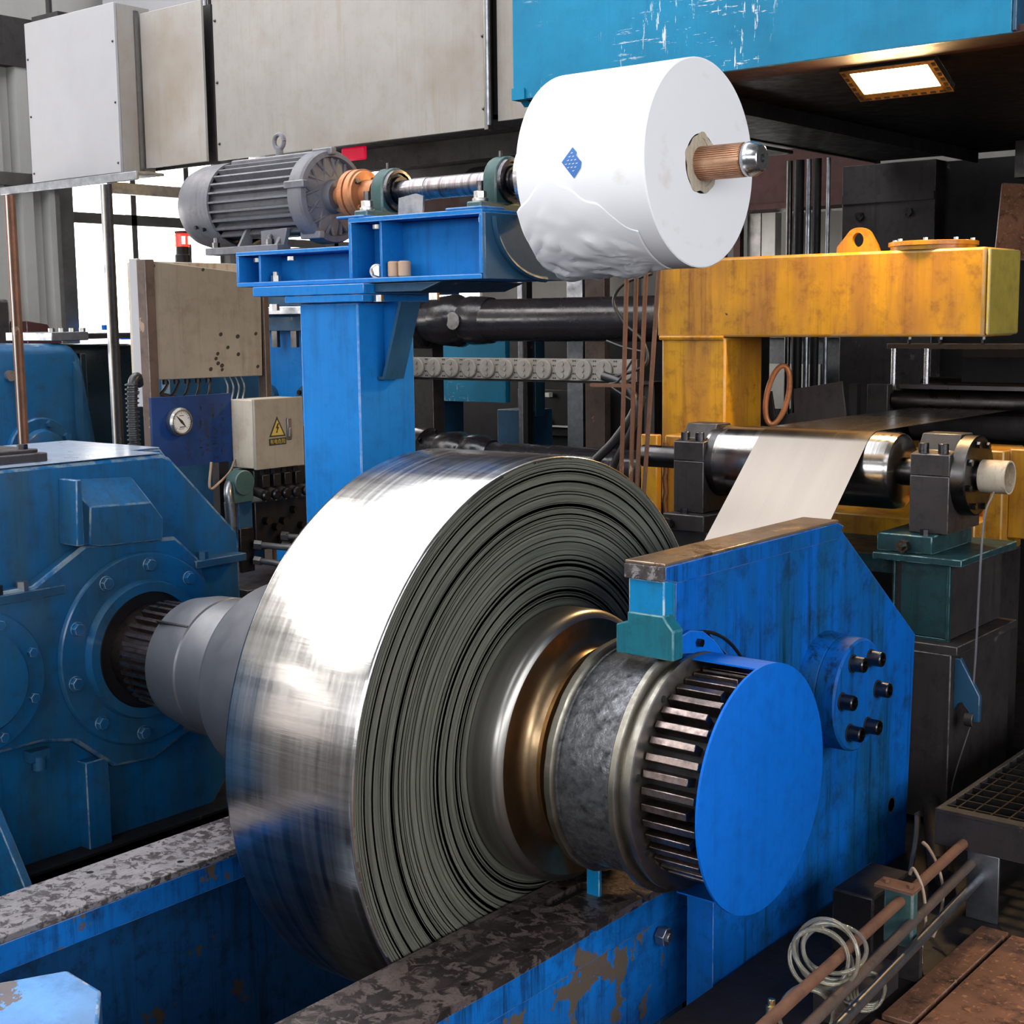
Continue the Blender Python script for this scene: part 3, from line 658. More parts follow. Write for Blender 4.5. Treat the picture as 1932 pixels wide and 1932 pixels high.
# pillow blocks
def pillow(x, lab):
    p = thing('pillow_block', lab, 'bearing', (x, PY, 2.045), 'green bearings carrying the shaft')
    hw = .028
    arch = [(PY-.078, 2.05)]+[(PY+.078*math.cos(a), PZ+.078*math.sin(a)) for a in [PI-PI*k/16 for k in range(17)]]+[(PY+.078, 2.05)]
    build('housing', B().prism('x', arch, x-hw, x+hw), 'green', p, .006)
    build('foot', B().box(x-.03, x+.03, PY-.155, PY+.155, 2.044, 2.072), 'green', p, .005)
    b = B().lathe([(x+hw, .072), (x+hw+.012, .070), (x+hw+.013, .060), (x+hw+.006, .058), (x+hw+.008, .048), (x+hw+.022, .046), (x+hw+.022, .036)], (PY, PZ), 40); build('bearing_race', b, 'bolt_dk', p, smooth=25)
    for y in (PY-.122, PY+.122):
        q = build('bolt', B().cyl((x, y, 2.07), (x, y, 2.135), .011, 12), 'bolt_dk', p); build('nut', B().hexb((x, y, 2.082), (0, 0, 1), .021, .022).cyl((x, y, 2.072), (x, y, 2.082), .026, 16), 'bolt', q, .001)
    build('grease_nipple', B().cyl((x, PY-.02, PZ+.074), (x, PY-.02, PZ+.094), .006, 8), 'bolt_dk', p)
pillow(-1.235, 'green pillow block bearing next to the orange coupling'); pillow(-.735, 'green pillow block bearing next to the paper roll')
# coupling
cp = thing('flange_coupling', 'orange flanged coupling between grey motor and shaft', 'coupling', (-1.37, PY, PZ))
b = B().lathe([(-1.49, .035), (-1.425, .04), (-1.42, .086), (-1.398, .086), (-1.397, .076), (-1.39, .076), (-1.389, .086), (-1.366, .086), (-1.362, .080), (-1.355, .078), (-1.352, .048), (-1.30, .045), (-1.30, .03)], (PY, PZ), 56); build('flanges', b, 'copper', cp, smooth=25)
for k in range(4):
    t = .9+k*PI/2; build('bolt', B().cyl((-1.36, PY+.063*math.cos(t), PZ+.063*math.sin(t)), (-1.345, PY+.063*math.cos(t), PZ+.063*math.sin(t)), .011, 10), 'bolt_dk' if k % 2 else 'copper', cp)
# motor
mo = thing('electric_motor', 'grey finned electric motor on the blue frame', 'motor', (-1.85, PY, 1.96))
R0 = .152
build('fan_cover', B().lathe([(-2.268, .0), (-2.268, .085), (-2.25, .120), (-2.215, .146), (-2.17, .157), (-2.03, .159), (-2.03, .150), (-2.1, .148)], (PY, PZ), 64), 'motor', mo, smooth=50)
body = build('body', B().lathe([(-2.06, .128), (-1.56, .128)], (PY, PZ), 64), 'motor', mo, smooth=30)
for k in range(28):
    t = 2*PI*k/28; d = math.degrees(t) % 360
    if 70 < d < 110 or 238 < d < 302: continue
    q = .156
    build('cooling_fin', B().prism('x', [(PY+math.cos(t+e)*s, PZ+math.sin(t+e)*s) for e, s in ((-.036, .125), (-.022, q), (.022, q), (.036, .125))], -2.03, -1.59), 'motor', body)
build('end_bell', B().lathe([(-1.60, .150), (-1.585, .163), (-1.53, .163), (-1.52, .158), (-1.515, .140), (-1.535, .136), (-1.52, .06), (-1.49, .055), (-1.49, .03)], (PY, PZ), 64), 'motor', mo, smooth=25)
er = B()
for k in range(24):
    t = 2*PI*k/24; c0, s0 = math.cos(t), math.sin(t); c1, s1 = math.cos(t+.35*(1 if k % 2 else -1)), math.sin(t+.35*(1 if k % 2 else -1))
    er.cyl((-1.527, PY+.068*c1, PZ+.068*s1), (-1.530, PY+.136*c0, PZ+.136*s0), .006, 6)
build('end_bell_ribs', er, 'motor', mo)['kind'] = 'stuff'
for k in range(5):
    t = .4+2*PI*k/5; er = B(); er.box(-1.60, -1.50, PY+.158*math.cos(t)-.013, PY+.158*math.cos(t)+.013, PZ+.158*math.sin(t)-.013, PZ+.158*math.sin(t)+.013)
    build('clamp_lug', er, 'motor', mo, .004)
build('top_rib', B().box(-2.02, -1.58, PY-.045, PY+.045, PZ+.118, PZ+.160), 'motor', mo, .005)
b = B(); b.tube([(-1.80+.026*math.cos(a), PY, PZ+.215+.026*math.sin(a)) for a in [2*PI*k/20 for k in range(21)]], .0085, 8); b.cyl((-1.80, PY, PZ+.155), (-1.80, PY, PZ+.19), .014, 12); build('lifting_eye', b, 'motor', mo)
b = B().box(-2.06, -1.66, PY-.150, PY-.085, 1.952, 1.978).prism('x', [(PY-.15, 1.975), (PY-.085, 1.975), (PY-.08, 2.05), (PY-.11, 2.04)], -1.88, -1.868).prism('x', [(PY-.14, 1.975), (PY-.085, 1.975), (PY-.08, 2.03), (PY-.11, 2.02)], -1.69, -1.675).box(-2.06, -1.66, PY+.085, PY+.150, 1.952, 1.978)
b.prism('y', [(-1.78, 1.975), (-1.66, 1.975), (-1.64, 2.035), (-1.78, 2.03)], PY-.12, PY-.10); build('mounting_foot', b, 'motor', mo, .002)
build('terminal_box', B().box(-1.98, -1.74, PY+.11, PY+.23, PZ-.02, PZ+.12), 'motor', mo, .008)
for x in (-2.02, -1.72): build('foot_bolt', B().hexb((x, PY-.13, 1.978), (0, 0, 1), .014, .02).cyl((x, PY-.13, 1.99), (x, PY-.13, 2.015), .008, 8), 'bolt_dk', mo)
for x, z in ((-2.12, 2.06), (-2.08, 2.05)): build('cover_screw', B().cyl((x, PY-.130, z), (x, PY-.146, z-.004), .007, 8), 'bolt_dk', mo)
# frame of welded channels on a box column
fr = thing('unwinder_frame', 'blue welded frame on a square column, holding the paper roll', 'machine frame', (-1.3, .64, 0))
YF, YBk = .5, .93
t = .014
b = B().box(-1.81, -.655, YF, YBk, 1.828, 1.844); build('base_flange', b, 'blue_beam', fr, .003)
b = B().box(-1.81, -1.235, YF, YBk, 1.938, 1.952).box(-1.81, -1.797, YF, YBk, 1.844, 1.938).box(-1.81, -1.235, YF+.11, YF+.125, 1.844, 1.938).box(-1.81, -1.235, YBk-.1, YBk-.09, 1.844, 1.938); build('motor_channel', b, 'blue_beam', fr, .003)
b = B().box(-1.235, -.65, YF, YBk, 2.026, 2.042).box(-1.235, -1.221, YF, YBk, 1.844, 2.026).box(-.664, -.65, YF, YBk, 1.844, 2.026).box(-1.235, -.65, YF+.11, YF+.125, 1.844, 2.026).box(-1.235, -.65, YBk-.1, YBk-.09, 1.844, 2.026); build('bearing_channel', b, 'blue_beam', fr, .003)
build('stiffener', B().box(-1.10, -1.09, YF+.01, YF+.11, 1.844, 2.026), 'blue_beam', fr, .002); build('stiffener', B().box(-1.70, -1.69, YF+.01, YF+.11, 1.844, 1.938), 'blue_beam', fr, .002)
build('bearing_pad', B().box(-1.29, -1.16, YF-.001, YF+.11, 2.042, 2.050), 'blue_beam', fr, .003); build('bearing_pad', B().box(-.80, -.65, YF-.001, YF+.11, 2.042, 2.050), 'blue_beam', fr, .003)
# side cheek with curved slot towards the roll
ck = [(YF, 1.828), (YF, 2.03), (YBk, 2.03), (YBk, 1.828)]
build('side_cheek', B().prism('x', ck, -.65, -.638), 'blue_dull', fr, .002)
b = B(); b.tube([(-.636, YF+.04+.26*(1-math.cos(a)), 2.02-.19*math.sin(a)) for a in [PI/2*k/12 for k in range(13)]], .010, 8); build('cheek_seam', b, 'blue_dull', fr)
build('bottom_plate', B().box(-1.69, -1.14, YF-.03, .95, 1.792, 1.826), 'blue_beam', fr, .003)
build('rear_plate', B().prism('y', [(-1.138, 1.797), (-.93, 1.797), (-.84, 1.826), (-1.138, 1.826)], YF+.02, .95), 'blue_dull', fr, .003)
build('column', B().box(-1.483, -1.2, YF, .772, -.1, 1.765), 'blue_beam', fr, .006)
build('column_cap', B().box(-1.53, -1.15, YF-.025, .80, 1.766, 1.791), 'blue_beam', fr, .003)
b = B().prism('x', [(.60, 1.766), (.735, 1.766), (.735, 1.62), (.66, 1.51), (.60, 1.51)], -1.2, -1.115); 
gp = B().prism('y', [(-1.2, 1.766), (-1.09, 1.766), (-1.175, 1.51), (-1.2, 1.51)], .625, .64); build('gusset', gp, 'blue_beam', fr, .002)
build('gusset_flange', B().prism('y', [(-1.09, 1.766), (-1.078, 1.766), (-1.165, 1.505), (-1.2, 1.505), (-1.2, 1.515), (-1.175, 1.515)], .585, .68), 'blue_dull', fr)
for (x, y, z, d) in ((-1.13, .53, 1.788, -1), (-.89, .54, 1.79, -1), (-1.60, .49, 1.765, -1)): build('bolt', B().hexb((x, y, z), (0, 0, d), .017, .022), 'bolt', fr)
for (x, y, z) in ((-1.655, YF+.05, 1.845),): build('bolt', B().hexb((x, y, z), (0, 0, 1), .018, .022).cyl((x, y, z+.02), (x, y, z+.034), .011, 10), 'bolt', fr)
for x, z in ((-1.14, 2.018), (-.68, 2.018), (-1.74, 1.93), (-1.56, 1.93)): build('bolt', B().hexb((x, YF+.04, z), (0, 0, -1), .014, .014), 'bolt', fr)
nb = thing('loose_nut', 'shiny hex nut lying in the upper blue channel beside two spacers', 'nut', (-1.12, YF+.045, 1.866))
build('nut_body', B().hexb((-1.135, YF+.03, 1.866), (.75, -.5, 0), .021, .03), 'steel', nb, .002); build('washer', B().cyl((-1.14, YF+.035, 1.866), (-1.135, YF+.03, 1.866), .024, 20), 'bolt', nb)
for x, l_ in ((-1.065, 'tan spacer bush in the blue channel, next to the shiny nut'), (-1.018, 'tan spacer bush in the blue channel, farther from the shiny nut')):
    s_ = build('spacer_bush', B().lathe([(1.844, .017), (1.848, .021), (1.892, .021), (1.896, .017), (1.896, .008), (1.844, .008), (1.844, .017)], (x, YF+.04), 16, ax='z'), 'cable_tan', smooth=30); tag(s_, l_, 'bushing', 'spacer bushes in the channel')
pl = build('clear_plate', B().prism('y', [(-1.10, 2.044), (-.99, 2.044), (-.985, 2.105), (-1.02, 2.115), (-1.095, 2.105)], .60, .608), 'galv'); tag(pl, 'small grey scrap plate leaning under the bright shaft', 'plate')

# ================================================================== STRIP AND DEFLECTOR ROLLER
RY, RZ, RR = 1.945, 1.145, .14
# tangent from roller upper left to coil lower right
cr = Vector((RY, RZ)); cc = Vector((0, AZ)); d = (cc-cr); D = d.length; base = math.atan2(d.y, d.x)
# crossing tangent: normals opposite
al = math.acos((RR+.752)/D)
nrm = None
for sgn in (1, -1):
    a = base+sgn*al; nv_ = Vector((math.cos(a), math.sin(a)))
    if nv_.y > 0: nrm = nv_
pR = cr+nrm*RR; pC = cc-nrm*.752
path = [(3.6, RZ+RR+.002), (3.0, RZ+RR+.002), (2.4, RZ+RR+.002)]
a1_ = math.atan2(nrm.y, nrm.x)
for k in range(13):
    a = PI/2+(a1_-PI/2)*k/12; path.append((RY+(RR+.002)*math.cos(a), RZ+(RR+.002)*math.sin(a)))
for k in range(1, 7): q = pR+(pC-pR)*k/7; path.append((q.x+.001, q.y+.001))
path.append((pC.x, pC.y))
vs = []; n = len(path)
for i, (y, z) in enumerate(path):
    ty, tz = path[min(i+1, n-1)][0]-path[max(i-1, 0)][0], path[min(i+1, n-1)][1]-path[max(i-1, 0)][1]; l_ = math.hypot(ty, tz)
    oy, oz = -tz/l_*.0015, ty/l_*.0015     # towards the roller side
    vs += [(-.44, y, z), (0, y, z), (0, y+oy, z+oz), (-.44, y+oy, z+oz)]
fs = [(4*i+q, 4*i+(q+1) % 4, 4*i+4+(q+1) % 4, 4*i+4+q) for i in range(n-1) for q in range(4)]+[(0, 1, 2, 3), (4*n-4, 4*n-3, 4*n-2, 4*n-1)]
stp = build('steel_strip', B().add(vs, fs), 'strip', smooth=40); tag(stp, 'thin bright steel strip running over the roller down to the coil', 'steel strip')
ro = thing('deflector_roller', 'polished steel roller with the strip bent over it', 'roller', (-.28, RY, RZ))
b = B().lathe([(-.68, .05), (-.68, .115), (-.665, .137), (-.65, .1395), (.075, .1395), (.095, .134), (.108, .115), (.108, .05)], (RY, RZ), 96); build('roller_body', b, 'roller', ro, smooth=35)
b = B().lathe([(-1.02, .0), (-1.02, .045), (-.66, .045)], (RY, RZ), 32); build('shaft_end', b, 'darkmet', ro, smooth=30)
b = B().lathe([(.1, .05), (.41, .05)], (RY, RZ), 32); build('inner_shaft', b, 'darkmet', ro, smooth=30)
b = B().lathe([(.39, .058), (.485, .058), (.485, .052), (.41, .050)], (RY, RZ), 40); build('pipe_stub', b, 'box_pale', ro, smooth=30, label='pale open pipe end')
def housing(x0, x1, lab, face):
    h = thing('bearing_housing', lab, 'bearing', ((x0+x1)/2, 1.95, .95), 'black bearing housings of the roller')
    xf = x1 if face > 0 else x0
    b = B().prism('x', [(1.80, .95), (1.80, 1.225), (2.09, 1.225), (2.09, .95)], x0, x1); build('lower_body', B().prism('x', [(1.80, .95), (1.80, 1.15), (2.09, 1.15), (2.09, .95)], x0, x1), 'dark2', h, .003)
    build('upper_cap', B().prism('x', [(1.80, 1.152), (1.80, 1.225), (1.86, 1.235), (1.90, 1.29), (2.0, 1.29), (2.04, 1.235), (2.09, 1.225), (2.09, 1.152)], x0, x1), 'dark2', h, .003)
    # end cover disc(s)
    xs = (x1, x1+.05) if face > 0 else (x1, x1+.035)
    b = B().lathe([(xs[0], .140), (xs[1]-.004, .140), (xs[1], .134), (xs[1], .06)], (RY, RZ), 56); c_ = build('end_cover', b, 'darkmet', h, smooth=30)
    for k in range(8):
        t = .3+2*PI*k/8; build('cover_bolt', B().hexb((xs[1], RY+.115*math.cos(t), RZ+.115*math.sin(t)), (1, 0, 0), .012, .014), 'bolt_dk', h)
    for x in (x0+.035, x1-.035): build('cap_bolt', B().cyl((x, 1.83, 1.225), (x, 1.83, 1.262), .018, 16), 'bolt_dk', h, .002)
    build('foot_plate', B().box(x0-.09 if face > 0 else x0-.01, x1-.03 if face > 0 else x1+.04, 1.74, 2.1, .885, .948), 'teal' if face > 0 else 'dark2', h, .004)
    x = (x0+.02) if face > 0 else x0+.03
    q = build('adjusting_bolt', B().cyl((x, 1.74, .912), (x, 1.68, .912), .012, 10), 'bolt_dk', h); build('bolt_head', B().hexb((x, 1.72, .912), (0, -1, 0), .024, .022), 'bolt_dk', q)
    build('foot_bolt', B().hexb(((x0+x1)/2, 1.77, .948), (0, 0, 1), .016, .02), 'bolt_dk', h)
housing(.187, .328, 'black bearing housing at the pale pipe end of the roller', 1)
housing(-.785, -.650, 'black bearing housing beside the yellow column', -1)
stt = thing('roller_stand', 'oily green box stand under the right bearing housing', 'machine stand', (.27, 1.95, .6))
build('top_plate', B().box(.10, .42, 1.70, 2.22, .86, .884), 'teal', stt, .003)
build('box_body', B().box(.17, .375, 1.73, 2.2, .60, .86), 'dark2', stt, .003)
b = B().box(.172, .178, 1.715, 1.735, .61, .858).box(.366, .376, 1.715, 1.735, .60, .858).box(.17, .376, 1.715, 1.735, .596, .604); build('weld_rib', b, 'teal', stt, .001)
build('front_panel', B().box(.20, .366, 1.722, 1.73, .606, .856), 'teal', stt)
build('base_plate', B().box(.10, .43, 1.66, 2.22, .565, .595), 'dark2', stt, .003)
b = B().box(.14, .41, 1.66, 2.22, -.02, .565); build('lower_box', b, 'dark2', stt, .004)
build('channel_rail', B().box(-.6, .17, 1.78, 2.2, .80, .86), 'teal', stt)
hk = build('hook_bracket', B().prism('y', [(.41, .55), (.43, .55), (.50, .43), (.50, .34), (.475, .34), (.462, .375), (.44, .40), (.425, .395), (.41, .37)], 1.69, 1.712), 'blue_dull', stt, .003, label='blue hooked lug')
st2 = thing('far_bearing_stand', 'black and blue stand under the left bearing housing', 'machine stand', (-.7, 1.95, .4))
build('stand_body', B().box(-.83, -.62, 1.78, 2.2, -.05, .88), 'dark2', st2, .003); build('blue_pad', B().box(-.85, -.7, 1.72, 1.78, .70, .80), 'blue_dull', st2, .003)
# cord and weight
cdn = thing('weight_cord', 'thin cord with a small black weight hanging from the pipe end', 'cord', (.47, 1.71, .35))
build('cord', B().tube(spline([(.462, 1.86, 1.10), (.490, 1.70, 1.0), (.478, 1.70, .55), (.468, 1.70, .38)], 6), .004, 6), 'hose', cdn)
build('weight', B().cyl((.452, 1.70, .345), (.482, 1.70, .345), .026, 16), 'dark2', cdn, .002)
build('lower_cord', B().tube(spline([(.468, 1.70, .32), (.42, 1.70, .14), (.395, 1.70, .0)], 6), .0025, 6), 'hose', cdn)
# ================================================================== YELLOW FRAME
yf = thing('yellow_frame', 'greasy yellow box-section frame behind the roller and paper roll', 'machine frame', (-.6, 2.75, 0))
build('cross_beam', B().box(-1.39, .125, 2.60, 2.94, 1.615, 1.962), 'yellow', yf, .012)
build('end_cap', B().box(.126, .142, 2.61, 2.935, 1.622, 1.958), 'yellow_end', yf, .014, label='faded greenish yellow end cap')
build('column', B().box(-1.365, -1.03, 2.60, 2.93, .85, 1.614), 'yellow', yf, .01)
build('weld_bead', B().tube([(-1.37+.03*k, 2.597+.004*((k*7) % 3-1), 1.612) for k in range(12)], .011, 6), 'yellow', yf)
lug_o = [(-.60, 1.962)]+[(-.475+.058*math.cos(a), 2.025+.045*math.sin(a)) for a in [math.radians(160-14*k) for k in range(11)]]+[(-.375, 1.962)]
cx, cz = -.478, 2.018
oc = []; ic = []
for k in range(24):
    a = 2*PI*k/24; dx, dz = math.cos(a), math.sin(a)
    R_ = 1.0
    # ray to the outline
    best = 9
    for i in range(len(lug_o)):
        p, q = lug_o[i], lug_o[(i+1) % len(lug_o)]
        ex, ez = q[0]-p[0], q[1]-p[1]; den = dx*ez-dz*ex
        if abs(den) < 1e-9: continue
        s_ = ((p[0]-cx)*ez-(p[1]-cz)*ex)/den; u = ((p[0]-cx)*dz-(p[1]-cz)*dx)/den
        if s_ > 0 and -1e-6 <= u <= 1+1e-6: best = min(best, s_)
    oc.append((cx+dx*best, cz+dz*best)); ic.append((cx+.026*dx, cz+.030*dz))
build('lifting_lug', B().plate('y', oc, ic, 2.74, 2.765), 'yellow', yf, .0)
b = B().lathe([(1.962, .17), (1.978, .17), (1.980, .178), (1.996, .178), (1.998, .17), (1.998, 0)], (-.155, 2.76), 48, ax='z'); build('round_cover', b, 'yellow', yf, smooth=30)
for k in range(8):
    t = .2+PI*k/4; build('cover_bolt', B().hexb((-.155+.155*math.cos(t), 2.76+.155*math.sin(t), 1.998), (0, 0, 1), .010, .010), 'bolt', yf)
# lower frame behind the roller
b = B().box(-1.33, -1.245, 2.38, 2.42, .78, 1.19); build('post_flange', b, 'yellow', yf, .005)
b = B().box(-1.25, .25, 2.45, 2.75, .78, 1.185); build('lower_box', b, 'yellow', yf, .008)
b = B().box(-.9, .25, 2.25, 2.46, .80, .93); build('lower_beam', b, 'yellow', yf, .006)
b = B().box(.235, .31, 2.36, 2.5, .83, 1.195).box(.31, .75, 2.42, 2.5, .86, 1.20); build('side_plate', b, 'yellow', yf, .006)
build('seam_weld', B().tube([(-1.24+.004*((k*5) % 3-1), 2.44, .80+.032*k) for k in range(12)], .010, 6), 'rust', yf)
# grey back leg of the frame standing on the floor
for x in (-1.25, .0): build('frame_leg', B().box(x, x+.25, 2.5, 2.75, -.05, .78), 'dark2', yf, .004)

# ================================================================== CYAN GANTRY + LAMP
ga = thing('gantry_beam', 'scuffed cyan box beam overhead at the top right', 'beam', (-.6, 2.6, 2.66))
build('front_plate', B().box(-1.80, .385, 2.08, 2.10, 2.652, 3.6), 'cyan', ga, .003)
build('end_plate', B().box(.386, .40, 2.085, 5.6, 2.66, 3.6), 'blue_dull', ga, .003)
build('lamplit_strip', B().box(-1.80, 1.2, 2.101, 2.34, 2.655, 2.68), 'maroon', ga, .002)  # maroon strip paints in the lamp-lit band of the primed underside
build('underside_plate', B().box(-1.80, 1.6, 2.34, 5.7, 2.668, 2.69), 'dark', ga)
build('left_plate', B().box(-1.80, -1.78, 2.10, 5.7, 2.66, 3.6), 'dark2', ga)
build('stiffener', B().box(-1.1, -1.085, 2.35, 5.6, 2.60, 2.668), 'dark', ga)
build('seam_lug', B().prism('x', [(2.07, 2.65), (2.07, 2.70), (2.16, 2.63), (2.2, 2.65)], -1.80, -1.73), 'cyan', ga)
lamp = thing('work_lamp', 'lit rectangular flood lamp under the cyan beam', 'lamp', (-.28, 2.64, 2.64))
LW, LD, LA = .385, .215, math.radians(25)
def tl(b):   # lamp is built flat and tipped towards the coil
    b.v = [(-.385+x, 2.35+y*math.cos(LA)+z*math.sin(LA), 2.642-y*math.sin(LA)+z*math.cos(LA)) for x, y, z in b.v]; return b
b = B().box(0, LW, 0, .022, 0, .03).box(0, LW, LD-.045, LD, 0, .03).box(0, .035, 0, LD, 0, .03).box(LW-.035, LW, 0, LD, 0, .03)
build('bezel', tl(b), 'drum_edge', lamp, .001)
b = B()
for k in range(6): b.box(.004, .018, .015+k*.034, .033+k*.034, -.002, .01).box(LW-.018, LW-.004, .015+k*.034, .033+k*.034, -.002, .01)
for k in range(9): b.box(.03+k*.038, .052+k*.038, LD-.016, LD-.006, -.002, .01)
build('vent_slots', tl(b), 'black', lamp)['kind'] = 'stuff'
build('lamp_glass', tl(B().box(.035, LW-.035, .022, LD-.045, .004, .012)), 'lamp', lamp)
build('lamp_body', tl(B().box(.03, LW-.03, .02, LD-.02, .03, .06)), 'dark2', lamp)
build('lamp_bracket', B().box(-.2, -.17, 2.45, 2.48, 2.62, 2.67), 'dark2', lamp)
area('work_lamp_light', (-.385+LW/2, 2.35+.09*math.cos(LA), 2.642-.09*math.sin(LA)-.012), (-LA, 0, 0), .30, .14, 42, (1, .64, .28))

# ================================================================== MILL STAND (dark, far right)
ms = thing('mill_stand', 'black greasy rolling mill stand behind the yellow frame', 'rolling mill', (-.6, 5.9, 0))
build('left_housing', B().box(-2.06, -1.43, 5.80, 7.5, -.1, 2.665), 'dark2', ms, .004)
build('plate_lip', B().box(-2.05, -1.43, 5.78, 5.80, 2.42, 2.47), 'dark2', ms)
build('gap_plate', B().box(-1.43, -.75, 5.95, 6.1, -.1, 2.66), 'dark', ms)
build('back_wall', B().box(-1.5, 2.5, 7.4, 7.5, -.1, 4.0), 'dark', ms)
build('right_housing', B().box(.1, 1.6, 5.6, 7.3, -.1, 2.66), 'dark', ms, .004)
build('roll_chock', B().prism('y', [(-.75, 2.0), (-.2, 1.97), (-.2, 2.32), (-.28, 2.36), (-.55, 2.40), (-.72, 2.42)], 5.0, 5.9), 'brick', ms, .01)
build('screw_block', B().box(-.72, -.25, 5.2, 5.8, 2.46, 2.66).cyl((-.6, 5.15, 2.52), (-.6, 5.15, 2.62), .05, 12).cyl((-.45, 5.15, 2.52), (-.45, 5.15, 2.62), .05, 12), 'darkmet', ms)
build('hex_plug', B().hexb((-1.93, 5.80, 2.34), (0, -1, 0), .030, .02), 'bolt_dk', ms); build('hex_plug', B().hexb((-1.60, 5.80, 2.35), (0, -1, 0), .030, .02), 'bolt_dk', ms)
for (x, y, z, r_) in ((-.3, 4.0, 1.31, .085), (-.3, 4.0, 1.10, .11)):
    build('roll', B().lathe([(x-.42, .04), (x-.40, r_), (x+1.6, r_)], (y, z), 48), 'darkmet', ms, smooth=35)
# guide table and small frame in front of the mill
gt = thing('guide_table', 'dark guide table with pinch rolls where the strip leaves the mill', 'machine', (0, 3.4, 0))
build('top_bar', B().box(-.66, .8, 3.45, 3.55, 1.545, 1.572), 'dark2', gt, .003); build('lower_bar', B().box(-.52, .8, 3.28, 3.36, 1.368, 1.392), 'darkmet', gt, .003)
build('pinch_roll', B().lathe([(-.56, .03), (-.55, .052), (.8, .052)], (3.32, 1.315), 40), 'darkmet', gt, smooth=30)
build('lower_roll', B().lathe([(-.5, .07), (.8, .07)], (3.42, 1.21), 40), 'dark2', gt, smooth=30)
for x in (-.60, -.44): build('guide_rod', B().cyl((x, 3.4, 1.36), (x, 3.4, 1.55), .013, 12), 'steel', gt)
build('spindle_screw', B().cyl((-.02+.1, 3.4, 1.39), (-.02+.1, 3.4, 1.56), .014, 12).cyl((.08, 3.4, 1.392), (.08, 3.4, 1.42), .045, 16), 'galv', gt)
build('side_panel', B().box(-.66, -.56, 3.25, 3.3, 1.24, 1.39), 'dark2', gt, .002)
build('rear_panel', B().box(-.36, .8, 3.62, 3.66, 1.39, 1.55).box(-.8, .8, 3.62, 3.66, .2, 1.18), 'dark', gt)
for x in (-.55, -.40, -.2, .0): build('bolt', B().hexb((x, 3.45, 1.59), (0, 0, 1), .012, .02).cyl((x, 3.45, 1.572), (x, 3.45, 1.592), .008, 8), 'bolt_dk', gt)
build('table_leg', B().box(-.62, -.54, 3.3, 3.6, -.05, 1.24), 'dark', gt); build('table_leg', B().box(.6, .7, 3.3, 3.6, -.05, 1.3), 'dark', gt)
sw = thing('strip_guide_plates', 'dark brown sheet plates standing beside the strip, slot between them', 'plate', (-.85, 3.0, 1.22))
build('plate', B().prism('y', [(-1.09, 1.21), (-1.075, 1.355), (-1.02, 1.36), (-1.0, 1.245), (-.90, 1.262), (-.905, 1.372), (-.665, 1.412), (-.64, 1.25), (-.7, 1.235), (-1.05, 1.195)], 3.0, 3.012), 'dark2', sw, .001)
build('bracket', B().box(-.64, -.60, 3.02, 3.06, 1.2, 1.40), 'dark', sw)
hw_ = build('hose_loop', B().tube([(-.965+.045*math.cos(a)+.045*math.sin(a)*.6, 2.96+.02*math.cos(a), 1.345+.135*math.sin(a)) for a in [2*PI*k/28 for k in range(29)]], .013, 8), 'copper', smooth=60); tag(hw_, 'copper coloured hose loop standing between the brown plates', 'hose')
q = build('pale_far_panel', B().box(-3.15, -2.55, 6.50, 6.52, 1.03, 1.36), 'white'); tag(q, 'pale panel behind the copper coloured hose loop', 'panel')
vp = thing('vertical_pipes', 'bundle of dark vertical pipes left of the mill stand', 'pipes', (-2.3, 5.8, 0))
for x, r_, m_ in ((-2.26, .018, 'galv'), (-2.20, .028, 'dark'), (-2.12, .014, 'galv'), (-2.33, .034, 'dark'), (-2.40, .02, 'darkmet')):
    build('pipe', B().cyl((x, 5.72, -.05), (x, 5.72, 2.72), r_, 14), m_, vp)
mb = build('maroon_girder', B().box(-3.7, -3.64, 7.22, 7.28, -.05, 2.56).box(-3.7, -2.4, 7.0, 7.1, 2.56, 2.96).box(-3.7, -2.4, 6.95, 7.28, 2.52, 2.56), 'maroon'); tag(mb, 'maroon girder seen right of the paper roll', 'girder')
for (x0_, x1_, m_, lab_) in ((-3.62, -3.50, 'frame_al', 'dark far window post right of the paper roll'), (-3.49, -3.37, 'white', 'pale far door post right of the paper roll')):
    q = build('far_post', B().box(x0_, x1_, 7.3, 7.4, -.05, 2.52), m_); tag(q, lab_, 'post')
q = build('far_partition', B().box(-3.36, -2.3, 7.5, 7.55, 1.0, 2.52), 'clad'); tag(q, 'pale partition between far posts and vertical pipes', 'partition')
q = build('far_machine_block', B().box(-3.3, -2.3, 6.6, 7.2, -.05, 1.72).box(-3.25, -2.35, 6.5, 6.6, 1.55, 1.62), 'galv'); tag(q, 'grey machine block visible below the yellow beam', 'machine')

# ================================================================== GREY SHEET ENCLOSURE (top left)
en = thing('duct_enclosure', 'pale grey sheet metal enclosure hung across the top left', 'enclosure', (-3.6, 2.9, 2.65))
build('sheet_panel', B().box(-4.56, -2.46, 2.70, 2.72, 2.655, 3.9), 'cream', en, .002)
build('sheet_panel', B().box(-3.418, -2.975, 1.333, 1.347, 2.425, 3.127), 'cream', en, .002)
build('sheet_panel', B().box(-2.40, -2.1, 2.70, 2.72, 2.68, 3.9), 'cream', en, .002)
build('sheet_panel', B().box(-4.164, -3.438, 1.205, 1.22, 2.402, 3.163), 'cream_lt', en, .002)
build('side_sheet', B().box(-3.45, -3.436, 1.221, 1.40, 2.405, 3.16), 'cream', en)
build('corner_trim', B().box(-3.45, -3.425, 1.31, 1.332, 2.415, 3.14), 'frame_al', en)
build('back_sheet', B().box(-4.16, -2.99, 1.40, 1.41, 2.42, 3.12), 'dark2', en)
